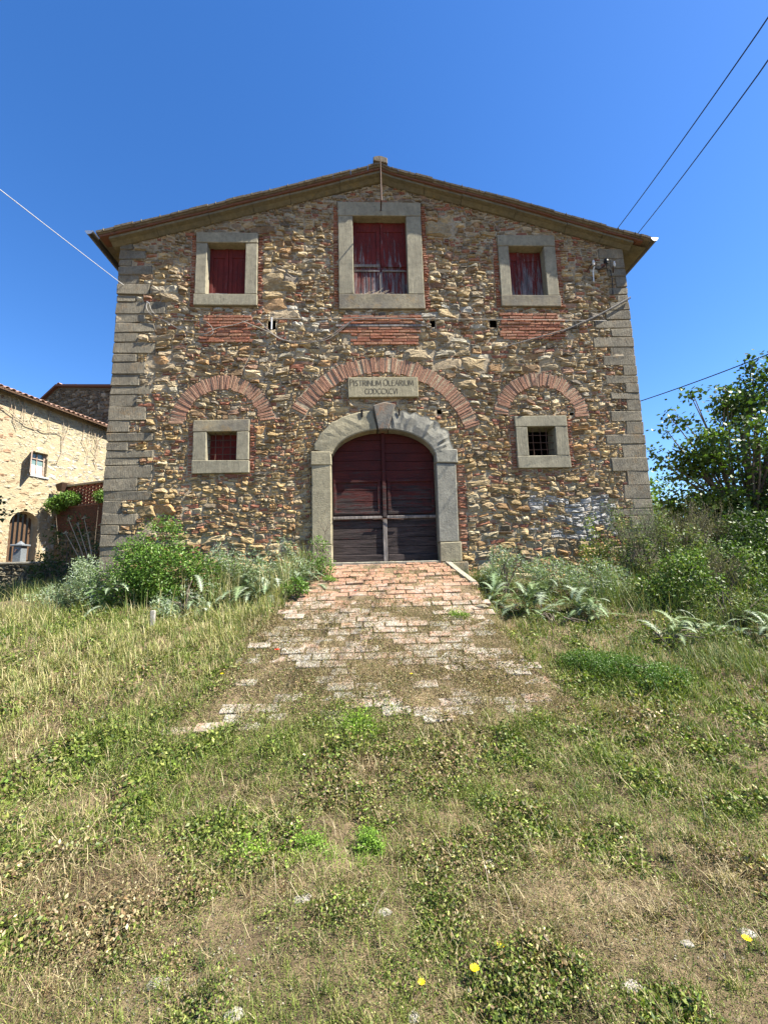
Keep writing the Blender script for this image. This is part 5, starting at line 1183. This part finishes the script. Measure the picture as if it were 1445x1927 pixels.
WC=[(.24,.21,.12),(.18,.17,.09),(.30,.27,.16),(.16,.19,.07)]
wisp(4.65,-.75,1.45,.6,34,'feathery grey green shrub hiding the right foot of the mill',[(.22,.27,.13),(.30,.33,.20),(.16,.22,.08)])
wisp(5.5,-.6,1.5,.6,34,'feathery dry shrub just right of the mill corner',WC); wisp(6.3,-.4,1.4,.6,30,'brown feathery shrub in front of the dark tree',WC); wisp(5.3,-1.6,.9,.5,20,'lower feathery shrub in the undergrowth at right',WC)
# ---------------------------------------------------------------- trees
def tree(base,crowns,n,size,label,cols,wts,trunk_r=.12,sprays=(),name='fig_tree',thr=.4,group=None,tips=70,cl=.42,per=None):
    z=hz1(base[0],base[1]); t=thing(name,(base[0],base[1],z),label,'tree',group)
    T=[]
    for k in range(tips):
        e=crowns[rng.integers(len(crowns))]; d=rng.normal(size=3); d/=np.linalg.norm(d); q=rng.uniform(.45,1)**.6
        T.append(Vector((e[0]+d[0]*e[3]*q,e[1]+d[1]*e[4]*q,e[2]+d[2]*e[5]*q)))
    T += [Vector(s) for s in sprays]
    b=MB(); B0=Vector((base[0],base[1],z-.1)); fork=[B0+Vector((rng.normal(0,.25),rng.normal(0,.2),rng.uniform(.6,1.5))) for _ in range(4)]
    for f_ in fork: b.tube([B0,B0.lerp(f_,.5)+Vector((.04,0,0)),f_],[trunk_r,trunk_r*.8,trunk_r*.6],8)
    b.build('trunk',M['bark'],t); b=MB()
    for q in T:
        f_=min(fork,key=lambda v:(v-q).length); m1=f_.lerp(q,.5)+Vector((rng.normal(0,.12),rng.normal(0,.12),.15)); b.tube([f_,m1,q],[trunk_r*.28,trunk_r*.16,.008],5)
    b.build('branch',M['bark'],t)
    L=[]; per_=per or n//len(T)
    for i,q in enumerate(T):
        sp=i>=tips; m_=int(per_*(.25 if sp else 1)*rng.uniform(.6,1.3)); c_=cl*(.45 if sp else rng.uniform(.7,1.2)); P=np.array(tuple(q))+rng.normal(size=(m_,3))*np.array((c_,c_,c_*.7))*.55
        tone=rng.uniform(.85,1.15)
        L.append(leaflets(P,rng.uniform(size*.6,size*1.2,m_),pal(m_,cols,wts)*tone,.9,.75))
    V,F,C=merge(L); build_arr('crown',V,F,C,M['leaf'],t); return t
TG=[(.075,.13,.025),(.10,.18,.035),(.05,.085,.018),(.18,.27,.06)]
tree((9.0,1.6),[(8.8,1.5,4.3,1.4,1.1,1.3),(9.9,1.5,4.9,1.3,1.2,1.3),(8.3,1.7,3.3,1.2,1.1,1.1),(9.6,1.8,3.0,1.6,1.2,1.2),(8.3,1.7,2.2,1.3,.9,.7),(7.9,1.6,2.6,.9,.7,.8),(8.9,1.3,2.4,1.2,.7,.9),(10.2,1.5,3.9,1.2,1,1.6),(8.6,2.4,1.9,1.6,1,.8)],34000,.11,'broad leaved fig like tree with dark crown at the right edge',TG,[4,3,3,1],.13,
     sprays=[(6.62,1.4,4.15),(6.85,1.4,3.9),(6.95,1.3,4.65),(7.15,1.4,5.0),(7.55,1.5,4.9),(7.85,1.5,5.62),(7.7,1.4,5.55),(9.35,1.4,6.45),(9.4,1.5,6.25),(9.2,1.5,5.9),(8.7,1.5,5.7),(7.3,1.5,4.2),(7.2,1.5,3.6)],tips=140,cl=.48)
tree((8.6,4.6),[(8.2,4.6,2.9,1.3,1.1,.9),(9.6,4.8,3.2,1.6,1.1,1.1)],4500,.12,'bright leaved bush behind the right corner of the mill',[(.12,.2,.035),(.18,.28,.05),(.07,.12,.02)],[3,2,2],.08,name='leafy_bush',tips=30,cl=.5)
tree((11.2,-.2),[(10.6,-.2,3.0,1.4,1.0,1.4),(11,.2,4.6,1.3,1,1.4)],5000,.13,'dark tree mostly out of the picture at the right edge',TG,[4,3,3,1],.12,tips=36,cl=.5)
for k,(x,y,h,lb) in enumerate(((13.5,17,3.6,'round distant tree just right of the mill wall'),(16.5,19,4.0,'second distant tree right of the round one'),(20,20,4.6,'distant tree partly behind the fig tree'),(11.8,22,3.0,'low distant tree seen beside the mill corner'))):
    tree((x,y),[(x,y,h*.62+1.4,h*.55,h*.5,h*.42)],3000,.16,lb,[(.05,.09,.025),(.08,.12,.035),(.035,.06,.015)],[3,2,2],.15,name='distant_tree',group='distant trees right of the mill',tips=30,cl=.9)
tree((-10.6,1.6),[(-9.7,1.8,3.5,1.0,.8,.75),(-10.4,1.5,4.0,1.0,.8,.9)],2200,.10,'small dark leaved tree reaching in at the left edge',[(.03,.055,.015),(.045,.08,.02)],[1,1],.07,name='small_tree',sprays=[(-8.25,2.0,3.45),(-7.95,2.0,3.15),(-8.35,2.0,3.1)],tips=26,cl=.4)
# far wooded hills closing the horizon
b=MB(); n=60; vs=[]
for k in range(n+1):
    a=math.radians(-100+200*k/n); R_=260; h=7+5*float(vn([a*6],[0],1,3)[0]); 
    for rr,hh in ((R_-60,-2),(R_-25,h*.55),(R_,h)): vs.append((math.sin(a)*rr,math.cos(a)*rr,hh))
b.add(vs,[(k*3+j,k*3+3+j,k*3+4+j,k*3+1+j) for k in range(n) for j in (0,1)]); b.build('hills',M['hill'],None,'structure')
print('objects',len(bpy.data.objects),'tris',sum(sum(len(p.vertices)-2 for p in o.data.polygons) for o in bpy.data.objects if o.type=='MESH' and len(o.data.polygons)>5000))
